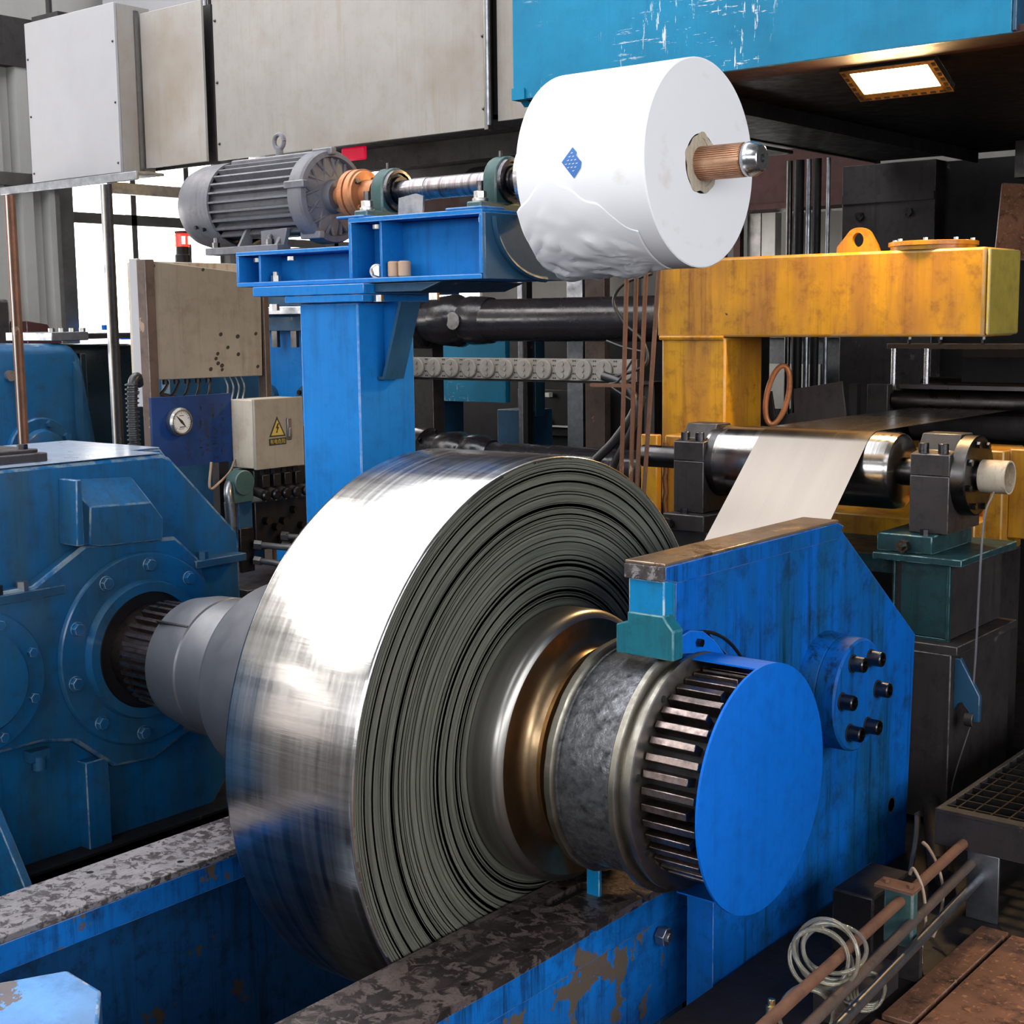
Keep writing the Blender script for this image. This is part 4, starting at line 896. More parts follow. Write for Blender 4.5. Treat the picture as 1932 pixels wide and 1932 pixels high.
build('corner_strip', B().box(-4.605, -4.575, 2.685, 2.71, 2.62, 3.9), 'frame_al', en, .002); build('corner_strip', B().box(-2.455, -2.43, 2.66, 2.70, 2.64, 3.9), 'frame_al', en, .002)
build('conduit', B().cyl((-4.59, 2.675, 2.66), (-4.59, 2.675, 3.9), .011, 8), 'galv', en); build('conduit', B().cyl((-2.425, 2.66, 2.66), (-2.425, 2.66, 3.9), .013, 8), 'galv', en)
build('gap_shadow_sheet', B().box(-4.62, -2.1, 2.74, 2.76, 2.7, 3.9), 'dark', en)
for z in (2.75, 3.1, 3.45):
    for x in (-4.53, -2.49): build('rivet', B().sphere((x, 2.697, z), .009, 4), 'bolt_dk', en)
    for x in (-4.145, -3.455): build('rivet', B().sphere((x, 1.204, z*.78+.30), .006, 4), 'bolt_dk', en)
build('bottom_sheet', B().box(-4.6, -2.1, 2.74, 5.2, 2.70, 2.72), 'dark2', en)
for y in (3.2, 4.2): build('bottom_frame', B().box(-4.7, -2.1, y, y+.08, 2.58, 2.70), 'dark2', en)
hp_ = build('red_sign_light', B().box(-3.72, -3.53, 2.9, 2.92, 2.60, 2.675), 'redglow', bevel=.01); tag(hp_, 'blurred red light panel above the motor coupling', 'sign light')
dq = build('round_duct', B().cyl((-3.3, 3.6, 2.42), (-1.9, 3.6, 2.48), .17, 32).box(-2.9, -2.88, 3.6, 3.62, 2.5, 2.70), 'dark2', smooth=40); tag(dq, 'dark round duct passing behind the paper roll', 'duct')
dq = build('dark_girder', B().box(-4.6, -1.85, 3.9, 4.0, 1.98, 2.575), 'maroon'); tag(dq, 'dark maroon girder above the bright shaft', 'girder')
gf = thing('post_frame', 'rusty steel posts and angle rail under the left enclosure', 'frame', (-3.7, 1.05, 0))
for x, m1, m2 in ((-4.145, 'rust', 'rust'), (-3.36, 'galv', 'dark2')):
    pr_ = build('post', B().box(x, x+.028, 1.03, 1.06, -.05, 2.33), m1, gf, .002); build('post_web', B().box(x+.028, x+.05, 1.045, 1.06, -.05, 2.33), m2, pr_); build('bright_edge', B().box(x+.021, x+.028, 1.026, 1.03, -.05, 2.33), 'white', pr_)
build('angle_rail', B().box(-4.20, -3.11, 1.045, 1.06, 2.335, 2.372).box(-4.20, -3.11, 1.06, 1.2, 2.36, 2.372), 'galv', gf, .002)
build('side_rail', B().box(-3.35, -3.31, 1.06, 1.75, 2.29, 2.34), 'galv', gf, .002)
ob_ = build('overhead_duct', B().box(-5.9, -4.5, 2.9, 3.4, 3.62, 4.6), 'cream_lt', bevel=.01); tag(ob_, 'pale overhead duct at the top left corner', 'duct')
hb = build('hanger_rod', B().cyl((-4.03, 1.26, 3.18), (-4.03, 1.26, 3.9), .015, 10).box(-4.12, -3.9, 1.22, 1.39, 3.165, 3.19), 'dark2'); tag(hb, 'hanger rod and bracket on top of the left enclosure', 'hanger')

# ================================================================== JUNCTION BOX, BEACON, CABINET, GAUGE PANEL
jb = thing('junction_box', 'large stained beige junction box on posts below the enclosure', 'electrical box', (-2.6, .9, 1.7))
b = B().add([(-2.5, .62, 1.952), (-2.5, 1.215, 1.905), (-2.5, 1.205, 1.475), (-2.5, .625, 1.478), (-2.62, .70, 1.955), (-2.62, 1.215, 1.91), (-2.62, 1.205, 1.475), (-2.62, .70, 1.478)],
            [(0, 1, 2, 3), (4, 7, 6, 5), (0, 4, 5, 1), (1, 5, 6, 2), (2, 6, 7, 3), (3, 7, 4, 0)]); build('door', b, 'box_grey', jb, .003)
build('cabinet_body', B().box(-2.78, -2.625, .735, 1.19, 1.48, 1.955), 'box_pale', jb, .003)
build('front_post', B().box(-2.60, -2.545, .615, .632, 1.37, 1.96), 'cream_lt', jb, .002); build('side_post', B().box(-2.545, -2.49, .61, .655, -.05, 1.955), 'rust_pipe', jb, .002)
build('rear_post', B().box(-2.54, -2.49, 1.216, 1.245, -.05, 1.92), 'rust_pipe', jb, .002)
b = B(); 
for (y, z, s_) in ((.985, 1.655, 1), (1.075, 1.645, 1.1), (1.175, 1.655, .9), (.965, 1.575, .9), (.955, 1.555, .9), (.965, 1.535, 1), (.985, 1.525, 1.1), (.985, 1.508, .8), (.925, 1.512, 1), (1.075, 1.57, 1), (1.02, 1.60, .9), (1.18, 1.515, .9), (.905, 1.92, .8), (.66, 1.93, .7)):
    b.add([(-2.4995+.0002, y+.010*s_*math.cos(a)-.003*math.sin(a), z+.008*s_*math.sin(a)+.004*math.cos(a)) for a in [2*PI*k/7 for k in range(7)]], [tuple(range(7))])
build('burn_marks', b, 'black', jb)['kind'] = 'stuff'
b = B()
for k in range(6):
    y = .68+.055*k; b.tube(spline([(-2.56, y, 1.478), (-2.55, y+.005, 1.455), (-2.55, y-.04, 1.42-.008*k), (-2.56, .68, 1.425), (-2.58, .60, 1.43)], 5), .0065, 6)
for k in range(6):
    y = .68+.055*k; b.cyl((-2.56, y, 1.478), (-2.56, y, 1.455), .012, 8)
build('cable_glands', b, 'rubber', jb)['kind'] = 'stuff'
b = B()
for k in range(4): y = 1.02+.03*k; b.tube(spline([(-2.53, y, 1.475), (-2.52, y+.01, 1.43), (-2.50, y-.02, 1.38)], 4), .004, 6)
build('wires', b, 'galv', jb)['kind'] = 'stuff'
q = build('pale_blue_cover', B().box(-3.9, -3.7, 1.6, 2.9, -.05, 1.56), 'blue_dull', bevel=.03); tag(q, 'dull blue machine cover seen under the beige box cables', 'machine cover')
bc = thing('beacon', 'red warning beacon glowing on top of the beige box', 'warning light', (-2.66, .92, 1.93))
bx, by = -2.66, .93
build('beacon_base', B().lathe([(1.93, .032), (1.985, .032), (1.99, .026), (2.02, .026)], (bx, by), 24, ax='z').box(bx-.03, bx+.05, by-.04, by+.04, 1.925, 1.935), 'dark', bc, smooth=30)
q = build('beacon_lens', B().lathe([(2.02, .03), (2.07, .03), (2.075, .024), (2.075, 0)], (bx, by), 24, ax='z'), 'redlamp', bc, smooth=30)
build('bulb_glow', B().box(bx+.024, bx+.031, by-.02, by-.008, 2.03, 2.062).box(bx+.024, bx+.031, by+.008, by+.02, 2.03, 2.062).box(bx-.02, bx-.008, by-.031, by-.024, 2.03, 2.062), 'redhot', q)
build('beacon_cap', B().lathe([(2.075, .03), (2.084, .03), (2.086, 0)], (bx, by), 24, ax='z'), 'maroon', bc)
gp_ = thing('gauge_panel', 'dark blue panel with a round pressure gauge and brushed notes', 'panel', (-2.3, .8, 1.25))
build('sheet', B().box(-2.315, -2.30, .47, .86, 1.145, 1.42), 'ink', gp_).data.materials.clear()
gp_.children[0].data.materials.append(M['blue_dull']); gp_.children[0]['label'] = 'dark blue sheet'
M['navy'] = paint('navy_paint', (.006, .035, .14), (.004, .01, .03), .4, .3, .0, rough=.45); gp_.children[0].data.materials[0] = M['navy']
b = B().lathe([(-2.30, .052), (-2.285, .056), (-2.27, .055), (-2.262, .048), (-2.262, .043)], (.585, 1.322), 40, cap=False); build('gauge_bezel', b, 'bolt', gp_, smooth=30)
q = build('gauge_dial', B().lathe([(-2.27, .044), (-2.268, .044), (-2.268, 0)], (.585, 1.322), 32), 'white', gp_)
b = B()
for k in range(21):
    t = math.radians(-45+270*k/20); r0 = .036 if k % 5 else .031
    c, s = math.cos(t), math.sin(t); b.add([(-2.2675, .585+r0*c-.0008*s, 1.322+r0*s+.0008*c), (-2.2675, .585+.040*c-.0008*s, 1.322+.040*s+.0008*c), (-2.2675, .585+.040*c+.0008*s, 1.322+.040*s-.0008*c), (-2.2675, .585+r0*c+.0008*s, 1.322+r0*s-.0008*c)], [(0, 1, 2, 3)])
b.box(-2.2676, -2.267, .575, .60, 1.300, 1.3035).box(-2.2676, -2.267, .570, .595, 1.294, 1.296).box(-2.2676, -2.267, .575, .597, 1.345, 1.3475)
build('dial_marks', b, 'black', q)
b = B().prism('x', [(.585+.02, 1.322-.022), (.589, 1.326), (.585-.026, 1.322+.026), (.581, 1.318)], -2.267, -2.2655); build('needle', b, 'black', q)
# brushed handwriting in columns, only strokes
rr = random.Random(5); b = B()
for ci, y in enumerate((.635, .70, .735, .77, .81)):
    z = 1.40-.02*ci % .03
    z = (1.36, 1.395, 1.33, 1.38, 1.37)[ci]
    while z > 1.165:
        if rr.random() < .8:
            for k in range(5):
                yy = y+rr.uniform(-.009, .009); zz = z+rr.uniform(-.009, .009); a = rr.choice((0, 0, PI/2, .7, -.7)); l = rr.uniform(.004, .010)
                c, s = math.cos(a)*l, math.sin(a)*l; b.add([(-2.2994, yy-c+s*.15, zz-s-c*.15), (-2.2994, yy+c+s*.15, zz+s-c*.15), (-2.2994, yy+c-s*.15, zz+s+c*.15), (-2.2994, yy-c-s*.15, zz-s+c*.15)], [(0, 1, 2, 3)])
        z -= .026
build('brushed_notes', b, 'black', gp_)['kind'] = 'stuff'
build('panel_stand', B().box(-2.36, -2.318, .50, .55, -.9, 1.15).box(-2.36, -2.318, .8, .85, .85, 1.15), 'dark2', gp_)
eb = thing('switch_box', 'small cream electrical box with yellow shock warning sticker', 'electrical box', (-2.4, 1.0, 1.1))
eb0, eb1 = -2.30, -2.20
# box: front-left face stained, right face with the sticker
build('box_shell', B().box(-2.31, -2.175, .862, 1.12, 1.118, 1.395), 'box_pale', eb, .004, label='rust stained box side')
build('box_door', B().box(-2.175, -2.16, .86, 1.122, 1.114, 1.398), 'box_grey', eb, .003)
q = build('handle', B().box(-2.16, -2.152, 1.028, 1.050, 1.225, 1.315).box(-2.152, -2.146, 1.032, 1.046, 1.235, 1.275), 'frame_al', eb, .003)
yc, zc = .978, 1.272
tr = [(yc-.044, zc-.030), (yc+.044, zc-.030), (yc, zc+.052)]; tr2 = [(yc-.034, zc-.0245), (yc+.034, zc-.0245), (yc, zc+.039)]
q = build('warning_triangle', B().prism('x', tr, -2.160, -2.1592), 'black', eb); build('yellow_field', B().prism('x', tr2, -2.1592, -2.1588), 'yellow_lab', q)
bo = [(.002, .030), (-.010, .004), (-.001, .005), (-.006, -.013), (-.010, -.010), (-.005, -.021), (.003, -.012), (-.001, -.012), (.011, .012), (.002, .010), (.010, .030)]
build('lightning_bolt', B().prism('x', [(yc+u*.9, zc+v*.8) for u, v in bo], -2.1588, -2.1583), 'black', q)
q = build('caution_strip', B().prism('x', [(yc-.046, zc-.037), (yc+.046, zc-.036), (yc+.046, zc-.064), (yc-.046, zc-.065)], -2.160, -2.1590), 'black', eb)
tc_ = bpy.data.curves.new('caution_text', 'FONT'); tc_.body = '\u6709\u7535\u5371\u9669'; tc_.size = .021; tc_.align_x = 'CENTER'; tc_.align_y = 'CENTER'; tc_.materials.append(M['yellow_lab'])
tmp = bpy.data.objects.new('caution_tmp', tc_); sc.collection.objects.link(tmp); bpy.context.view_layer.update(); tme = bpy.data.meshes.new_from_object(tmp.evaluated_get(bpy.context.evaluated_depsgraph_get())); bpy.data.objects.remove(tmp)
to = bpy.data.objects.new('caution_text', tme); sc.collection.objects.link(to); to.parent = q; to.location = (-2.1585, yc, zc-.051); to.rotation_euler = (PI/2, 0, PI/2)
build('box_bracket', B().box(-2.33, -2.31, .90, .94, 1.12, 1.3), 'dark2', eb)
# hydraulic valve manifold under the boxes
hv = thing('valve_manifold', 'black hydraulic valve stack with round solenoids below the switch box', 'hydraulic valve', (-2.25, 1.0, .9))
build('manifold_block', B().box(-2.33, -2.20, .88, 1.22, 1.03, 1.11), 'dark', hv, .004)
for k in range(5):
    y = .89+.055*k; q = build('solenoid', B().cyl((-2.26, y, 1.035), (-2.15, y+.0, 1.012), .020, 16), 'dark2', hv, .002); build('solenoid_cap', B().lathe([(-2.15, .022), (-2.135, .022), (-2.13, .016), (-2.13, 0)], (y, 1.010), 12), 'darkmet', q)
for k in range(4):
    y = .92+.06*k; build('valve_body', B().box(-2.24, -2.17, y-.02, y+.02, 1.04, 1.09).cyl((-2.2, y, 1.09), (-2.2, y, 1.112), .014, 10), 'dark', hv, .002)
build('solenoid', B().cyl((-2.22, 1.19, 1.055), (-2.12, 1.19, 1.045), .024, 16), 'dark2', hv, .002)
build('pump_cap', B().cyl((-2.22, .80, 1.07), (-2.16, .80, 1.07), .050, 24).box(-2.23, -2.17, .75, .85, .99, 1.07), 'green', hv, .004)
build('side_plate', B().box(-2.22, -2.205, .80, .87, .80, 1.05), 'blue_dull', hv, .002); build('grey_plate', B().box(-2.215, -2.2, .80, .87, .70, .88), 'darkmet', hv, .002)
build('lower_block', B().box(-2.36, -2.2, .88, 1.3, .78, .98), 'dark', hv, .004)
for (y, z) in ((.93, .90), (.98, .87), (1.02, .89), (1.08, .93), (1.12, .86), (1.19, .95)): build('plug', B().cyl((-2.20, y, z), (-2.17, y, z), .016, 10), 'darkmet', hv)
build('support_shelf', B().box(-2.5, -2.05, .70, 1.35, .62, .66), 'dark2', hv, .003)
for y in (.85, 1.2): build('shelf_leg', B().box(-2.2, -2.14, y, y+.07, -.05, .62), 'dark2', hv, .003)
hs = [((-2.19, .86, .81), (-2.12, .92, .80), (-1.95, 1.0, .78), (-1.8, 1.02, .66), (-1.78, 1.03, .45)), ((-2.19, .86, .745), (-2.1, .90, .735), (-1.98, .95, .70), (-1.86, .97, .58), (-1.84, .98, .4)),
      ((-2.18, 1.0, .83), (-2.0, 1.12, .81), (-1.8, 1.25, .76)), ((-2.18, 1.0, .79), (-2.0, 1.15, .77), (-1.8, 1.3, .70)), ((-2.05, .66, .3), (-2.02, .70, .42), (-1.98, .80, .52), (-1.9, .9, .54))]
for i, p in enumerate(hs):
    q = build('hydraulic_hose', B().tube(spline(p, 8), .013 if i < 2 else .011, 8), 'hose', smooth=60); tag(q, ('upper of the two grey hoses curving from valve block towards coil', 'lower of the two grey hoses curving from valve block towards coil', 'thin grey hose running right behind the two curved hoses', 'thin grey hose just under the one behind the curved hoses', 'short grey hose arching in the dark below the valve shelf')[i], 'hose', 'hoses beside the valves')
    build('hose_fitting', B().hexb(p[0], (Vector(p[1])-Vector(p[0])).normalized(), .019, .03), 'bolt', q)
eh = thing('bent_pipe', 'grey bent pipe curving down left of the black valves', 'pipe', (-2.2, .72, .95))
build('pipe', B().tube(spline([(-2.25, .80, 1.06), (-2.2, .75, 1.065), (-2.17, .72, 1.03), (-2.165, .725, .96), (-2.165, .73, .86)], 8), .017, 10), 'galv', eh, smooth=60); build('sleeve', B().cyl((-2.166, .722, 1.0), (-2.165, .728, .90), .022, 12), 'galv', eh)
q = build('tan_wire', B().tube(spline([(-2.29, .86, 1.15), (-2.25, .80, 1.11), (-2.22, .72, 1.075), (-2.2, .655, 1.06), (-2.21, .675, 1.16)], 8), .005, 6), 'cable_tan', smooth=60); tag(q, 'tan wire bent below the dark blue panel', 'wire')
# spiral conduit
q = thing('flexible_conduit', 'black ribbed flexible conduit hanging left of the gauge panel', 'conduit', (-2.35, .43, 1.2))
build('conduit_core', B().tube(spline([(-2.36, .46, 1.47), (-2.34, .44, 1.50), (-2.33, .41, 1.47), (-2.33, .405, 1.3), (-2.33, .42, 1.1)], 8), .019, 10), 'rubber', q, smooth=60)
b = B()
for k in range(22): z = 1.10+k*.0175; b.lathe([(z, .018), (z+.003, .0255), (z+.0075, .0255), (z+.0105, .018)], (-2.33, .405+.0*k), 14, ax='z')
build('conduit_rib', b, 'rubber', q, smooth=40)['kind'] = 'stuff'

# ================================================================== REDUCER HOUSING (left, behind the gearbox)
rd = thing('reducer_housing', 'rounded blue cast reducer housing behind the gearbox at the far left', 'gearbox', (-3.6, .6, 1.0))
RD0 = rd
def rprism(b, pts, x0, x1, rr=.05):
    """prism along x whose two end faces are rounded off"""
    cy = sum(p[0] for p in pts)/len(pts); cz = sum(p[1] for p in pts)/len(pts); n = len(pts); rows = []
    for x, s in ((x0, .90), (x0+rr*.3, .955), (x0+rr, 1), (x1-rr, 1), (x1-rr*.3, .955), (x1, .90)):
        rows.append([(x, cy+(p[0]-cy)*s, cz+(p[1]-cz)*s) for p in pts])
    vs = sum(rows, []); fs = [tuple(range(n)), tuple(range(5*n, 6*n))]
    for i in range(5): fs += [(i*n+k, i*n+(k+1) % n, (i+1)*n+(k+1) % n, (i+1)*n+k) for k in range(n)]
    return b.add(vs, fs)
top = [(-.6, 1.05)]+[(-.05+.55*math.cos(a), 1.05+.56*math.sin(a)) for a in [PI-PI/2*k/10 for k in range(11)]]+[(.55+.1*math.cos(a), 1.51+.1*math.sin(a)) for a in [PI/2-PI/2*k/5 for k in range(6)]]+[(.72, 1.05), (.75, .2), (-.6, .2)]
build('main_shell', rprism(B(), [(y+.04, z+.015) for y, z in top], -3.7, -3.0, .08), 'blue_gear', rd, smooth=60)
build('upper_shell', rprism(B(), [(.15, .9), (.15, 1.45), (.22, 1.56), (.32, 1.62), (1.05, 1.615), (1.1, 1.57), (1.12, .9)], -3.9, -3.12, .06), 'black_grn', rd, smooth=50)
build('rib', B().box(-3.12, -3.09, .70, .73, 1.15, 1.58), 'black_grn', rd, .004); build('rib', B().prism('y', [(-3.0, 1.2), (-2.97, 1.2), (-2.97, 1.5), (-3.02, 1.58), (-3.05, 1.58)], .60, .62), 'blue_dull', rd)
build('top_cover', B().box(-3.4, -3.05, .54, .72, 1.635, 1.672), 'galv', rd, .003); build('top_lid', B().box(-3.4, -3.08, .725, 1.1, 1.64, 1.665), 'dark2', rd, .003)
for k in range(4): build('bolt', B().hexb((-3.08, .56+.05*k, 1.672), (0, 0, 1), .014, .016), 'bolt', rd)
for (y, z, x, R_) in ((.42, 1.17, -2.98, .155), (.83, 1.17, -3.2, .16)):
    build('bearing_cover', B().lathe([(x-.1, R_), (x+.0, R_), (x+.006, R_-.006), (x+.006, R_*.7), (x+.03, R_*.64), (x+.032, R_*.60), (x+.032, 0)], (y, z), 56), 'blue_gear' if y < .6 else 'blue_dull', rd, smooth=30)
    for t in (.55, 1.3, 2.35, 2.9): build('cover_bolt', B().hexb((x+.006, y+R_*.85*math.cos(t), z+R_*.85*math.sin(t)), (1, 0, 0), .016, .02), 'blue_gear', rd)
build('sight_glass', B().cyl((-3.05, .30, 1.50), (-2.98, .30, 1.50), .022, 16), 'bolt', rd)
rd.location = (-5.055, 1.473, .825); rd.scale = (1.25, 1.25, 1.25)
q = build('dark_motor_box', B().box(-5.9, -5.6, 1.5, 1.93, -.05, 1.86), 'dark2', bevel=.02); tag(q, 'dark machine cover at the left edge above the blue housing', 'machine cover')
q = build('maroon_bracket', B().prism('x', [(2.0, -.05), (2.0, 1.73), (2.14, 1.71), (2.24, 1.60), (2.24, -.05)], -5.75, -5.55), 'maroon', bevel=.004); tag(q, 'maroon bracket behind the blue reducer housing', 'bracket')
q = build('blue_valve_wheel', B().box(-5.82, -5.78, 2.72, 2.78, 1.665, 1.70).cyl((-5.8, 2.9, 1.60), (-5.8, 2.9, 1.63), .05, 12).cyl((-5.8, 2.80, -.05), (-5.8, 2.80, 1.69), .015, 8), 'blue'); tag(q, 'tiny blue valve handle against the bright window', 'valve')

# ================================================================== BLUE FAR FRAMES, SPINDLES, CABLE CHAIN
ff = thing('far_blue_frame', 'blue machine frame between junction box and blue column', 'machine frame', (-3.1, 1.9, 0))
build('frame_panel', B().box(-3.36, -2.95, 1.95, 2.0, -.05, 1.74), 'blue_beam', ff, .004); build('frame_shelf', B().box(-3.45, -2.9, 1.85, 2.05, 1.74, 1.775), 'galv', ff, .003)
build('frame_box', B().box(-3.36, -2.98, 1.9, 2.0, 1.66, 1.73).box(-3.4, -3.0, 1.97, 2.03, 1.78, 1.88), 'blue_dull', ff, .003)
for y, x in ((1.90, -3.2), (1.90, -3.06)): build('hanger', B().box(x, x+.04, 1.88, 1.9, 1.58, 1.66), 'darkmet', ff)
for x, z in ((-3.3, 1.33), (-3.02, 1.33)):
    q = build('round_flange', B().cyl((x, 1.95, z), (x, 1.92, z), .06, 24), 'blue_dull', ff)
    for a in range(4): build('bolt', B().hexb((x+.04*math.cos(.8+a*PI/2), 1.92, z+.04*math.sin(.8+a*PI/2)), (0, -1, 0), .012, .012), 'dark', q)
build('oil_tank', B().box(-3.05, -2.7, 1.9, 2.3, .4, 1.20).lathe([(1.2, .12), (1.215, .12), (1.22, .1), (1.22, 0)], (-2.9, 2.0), 20, ax='z'), 'dark2', ff, .01)
def spindle(z, lab, x1):
    s = thing('drive_spindle', lab, 'drive shaft', (-2.6, 3.3, z), 'black drive spindles of the mill'); R_ = .118 if z > 1.3 else .10
    c = (3.3, z)
    build('tube', B().lathe([(-2.98, .06), (-2.97, R_), (x1, R_)], c, 56), 'spindle', s, smooth=30)
    build('yoke', B().lathe([(-3.33, .06), (-3.32, .150), (-3.20, .155), (-3.16, .135), (-3.13, .125), (-3.10, .135), (-3.02, .128), (-2.96, R_+.004)], c, 40, wob=lambda t, a: .06*math.sin(2*t+a*9)), 'spindle', s, smooth=40)
    build('joint_cross', B().sphere((-3.13, 3.3, z), .125, 12, (1, 1.02, .95)).cyl((-3.13, 3.3-.14, z), (-3.13, 3.3+.14, z), .05, 16), 'spindle', s, smooth=40)
    build('end_coupling', B().lathe([(-3.75, .05), (-3.74, .14), (-3.55, .145), (-3.54, .16), (-3.44, .16), (-3.43, .13), (-3.33, .13)], c, 48), 'spindle', s, smooth=30)
    build('bearing_stand', B().box(-3.74, -3.56, 3.24, 3.36, -.05, z-.14) if z < 1.3 else B().box(-3.74, -3.56, 3.46, 3.56, -.05, z), 'dark2', s, .003)
    for k in range(6): t = k*PI/3+.3; build('bolt', B().hexb((-3.44, 3.3+.14*math.cos(t), z+.14*math.sin(t)), (1, 0, 0), .014, .016), 'darkmet', s)
spindle(1.70, 'upper black drive spindle under the paper roll', -1.3); spindle(.915, 'lower black drive spindle behind the coil top', -1.3)
ch = thing('cable_chain', 'grey cable chain running between the two black spindles', 'cable chain', (-2.6, 3.0, 1.42))
for k in range(13):
    x = -3.38+k*.1285; lk = thing_l = build('chain_link', B().box(x-.066, x+.066, 3.0, 3.02, 1.388+.0*k, 1.500), 'chain', ch, .002)
    build('link_disc', B().lathe([(3.0, .052), (2.988, .052), (2.984, .047), (2.984, 0)], (x, 1.444), 28, ax='y'), 'chain', lk, smooth=30)
    b = B()
    for dz in (-.03, 0, .03): b.cyl((x-.0, 2.984, 1.444+dz), (x, 2.978, 1.444+dz), .0105, 10)
    build('stud', b, 'chain', lk)['kind'] = 'stuff'
    b = B()
    for dx in (-.058, .058):
        for dz in (-.045, -.02, .02, .045): b.cyl((x+dx, 3.0, 1.444+dz), (x+dx, 2.9985, 1.444+dz), .0045, 6)
    build('rivet_hole', b, 'black', lk)['kind'] = 'stuff'
build('chain_tray', B().box(-3.45, -1.70, 3.02, 3.15, 1.375, 1.388), 'dark2', ch); build('tray_leg', B().box(-1.76, -1.70, 3.05, 3.12, -.05, 1.375), 'dark2', ch)
q = build('cyan_panel', B().box(-4.05, -3.44, 4.0, 4.05, 1.185, 1.62), 'cyan', bevel=.003); tag(q, 'cyan machine panel seen between the two black spindles', 'panel')
q = build('dark_blue_stand', B().box(-3.55, -3.30, 4.05, 4.3, -.05, 1.14).box(-4.3, -4.05, 4.0, 4.3, -.05, 1.7).box(-3.4, -3.28, 4.1, 4.2, 1.1, 1.7), 'blue_dull', bevel=.004); tag(q, 'dark blue stand beside the cyan panel', 'machine stand')
for x0_, x1_, m_, l_ in ((-3.335, -3.30, 'galv', 'thin bright post left of the galvanised post'), (-3.295, -3.265, 'dark', 'thin black post left of the galvanised post'), (-2.955, -2.84, 'galv', 'galvanised post between the spindles'), (-2.82, -2.68, 'rust_pipe', 'brown steel post between the spindles, right of the galvanised one')):
    q = build('background_post', B().box(x0_, x1_, 4.0, 4.06, -.05, 2.5), m_, bevel=.002); tag(q, l_, 'post')
q = build('dark_back_machine', B().box(-5.6, -2.3, 5.0, 5.3, -.05, 1.62).box(-4.1, -3.4, 4.94, 5.0, .9, 1.22).box(-3.9, -2.5, 5.2, 5.5, 1.62, 1.80), 'dark', bevel=.004); tag(q, 'black machine bulk in the gap behind the spindles', 'machine')
q = build('white_clamps', B().box(-4.05, -4.0, 4.9, 4.95, 1.16, 1.2).box(-3.83, -3.79, 4.9, 4.95, 1.17, 1.2).box(-3.62, -3.58, 4.9, 4.95, 1.17, 1.2).box(-3.5, -3.45, 4.9, 4.95, 1.17, 1.2).box(-4.02, -3.98, 4.9, 4.95, .96, 1.03).box(-3.86, -3.83, 4.9, 4.95, .96, 1.03).box(-3.60, -3.57, 4.9, 4.95, .96, 1.03).box(-3.86, -3.57, 4.9, 4.95, .965, .975), 'white'); tag(q, 'small white clips on the black machine behind the spindles', 'clips', kind='stuff')
# rusty rods in front of the yellow column
rods = [((-.798, 1.5, 1.93), (-.865, 1.5, -.05)), ((-.755, 1.5, 1.93), (-.820, 1.5, -.05)), ((-.712, 1.5, 1.93), (-.81, 1.5, -.05)), ((-.655, 1.5, 1.93), (-.81, 1.5, -.05))]
wh = ['leftmost of the four rusty rods left of the yellow column', 'second from left of the four rusty rods left of the yellow column', 'third from left of the four rusty rods left of the yellow column', 'rightmost of the four rusty rods left of the yellow column']
for (p, q_), l_ in zip(rods, wh): q = build('rusty_rod', B().cyl((p[0]*1, p[1], p[2]), q_, .0085, 10), 'rust'); tag(q, l_, 'rod', 'rusty rods beside the yellow column')
q = build('rod_crossbar', B().box(-1.55, -1.33, 2.3, 2.32, 1.40, 1.415), 'rust'); tag(q, 'short rusty crossbar left of the yellow column', 'bar')
for i, (pts, r_) in enumerate((([(-1.35, 2.5, 1.9), (-1.50, 2.5, 1.86), (-1.56, 2.5, 1.78), (-1.50, 2.5, 1.68), (-1.40, 2.5, 1.6), (-1.38, 2.5, 1.5), (-1.5, 2.5, 1.45), (-1.62, 2.5, 1.43)], .008), ([(-1.62, 2.5, 1.44), (-1.5, 2.5, 1.40), (-1.44, 2.5, 1.30), (-1.55, 2.5, 1.15), (-1.66, 2.5, 1.05)], .022),
                             ([(-1.40, 2.5, 1.35), (-1.46, 2.5, 1.2), (-1.55, 2.5, 1.05), (-1.62, 2.5, .9)], .018), ([(-1.42, 2.45, 1.52), (-1.5, 2.45, 1.42), (-1.55, 2.45, 1.40), (-1.42, 2.45, 1.33)], .006), ([(-1.39, 2.5, 1.55), (-1.5, 2.5, 1.57), (-1.6, 2.5, 1.60)], .007))):
    q = build('black_hose', B().tube(spline(pts, 8), r_, 8), 'rubber', smooth=60); tag(q, ('thin black hose hanging from under the paper roll by the rods', 'thickest black hose bending down behind the rusty rods', 'lower black hose beside the yellow post flange', 'thin grey-black hose loop left of the yellow column edge', 'short black hose stub just under the weld of the yellow beam')[i], 'hose', 'black hoses left of the yellow column')

# ================================================================== FRONT RIGHT: PLATFORM, PIPES, HOSE
pf = thing('grating_platform', 'black steel platform with grating top at the right edge', 'platform', (1.2, 1.4, 0))
pz = .292
build('front_channel', B().box(.668, 1.9, .93, .945, .185, pz).box(.668, 1.9, .93, .97, pz-.012, pz), 'dark2', pf, .002)
build('left_channel', B().box(.668, .684, .945, 2.6, .185, pz), 'dark2', pf, .002)
build('leg', B().box(.765, .857, .932, .944, -.012, .186).box(.765, .777, .944, .99, -.012, .186), 'galv', pf, .002)
build('leg', B().box(.69, .78, 2.4, 2.42, -.012, .186), 'dark2', pf); build('leg', B().box(1.6, 1.7, .94, .96, -.012, .186), 'dark2', pf)
bar = None; 
for k in range(26):
    y = .985+k*.062
    if bar is None: bar = build('grating_bar', B().box(.684, 1.9, y-.003, y+.003, pz-.03, pz), 'darkmet', pf)
    else: copyto(bar, (0, k*.062, 0), pf)
bar = None
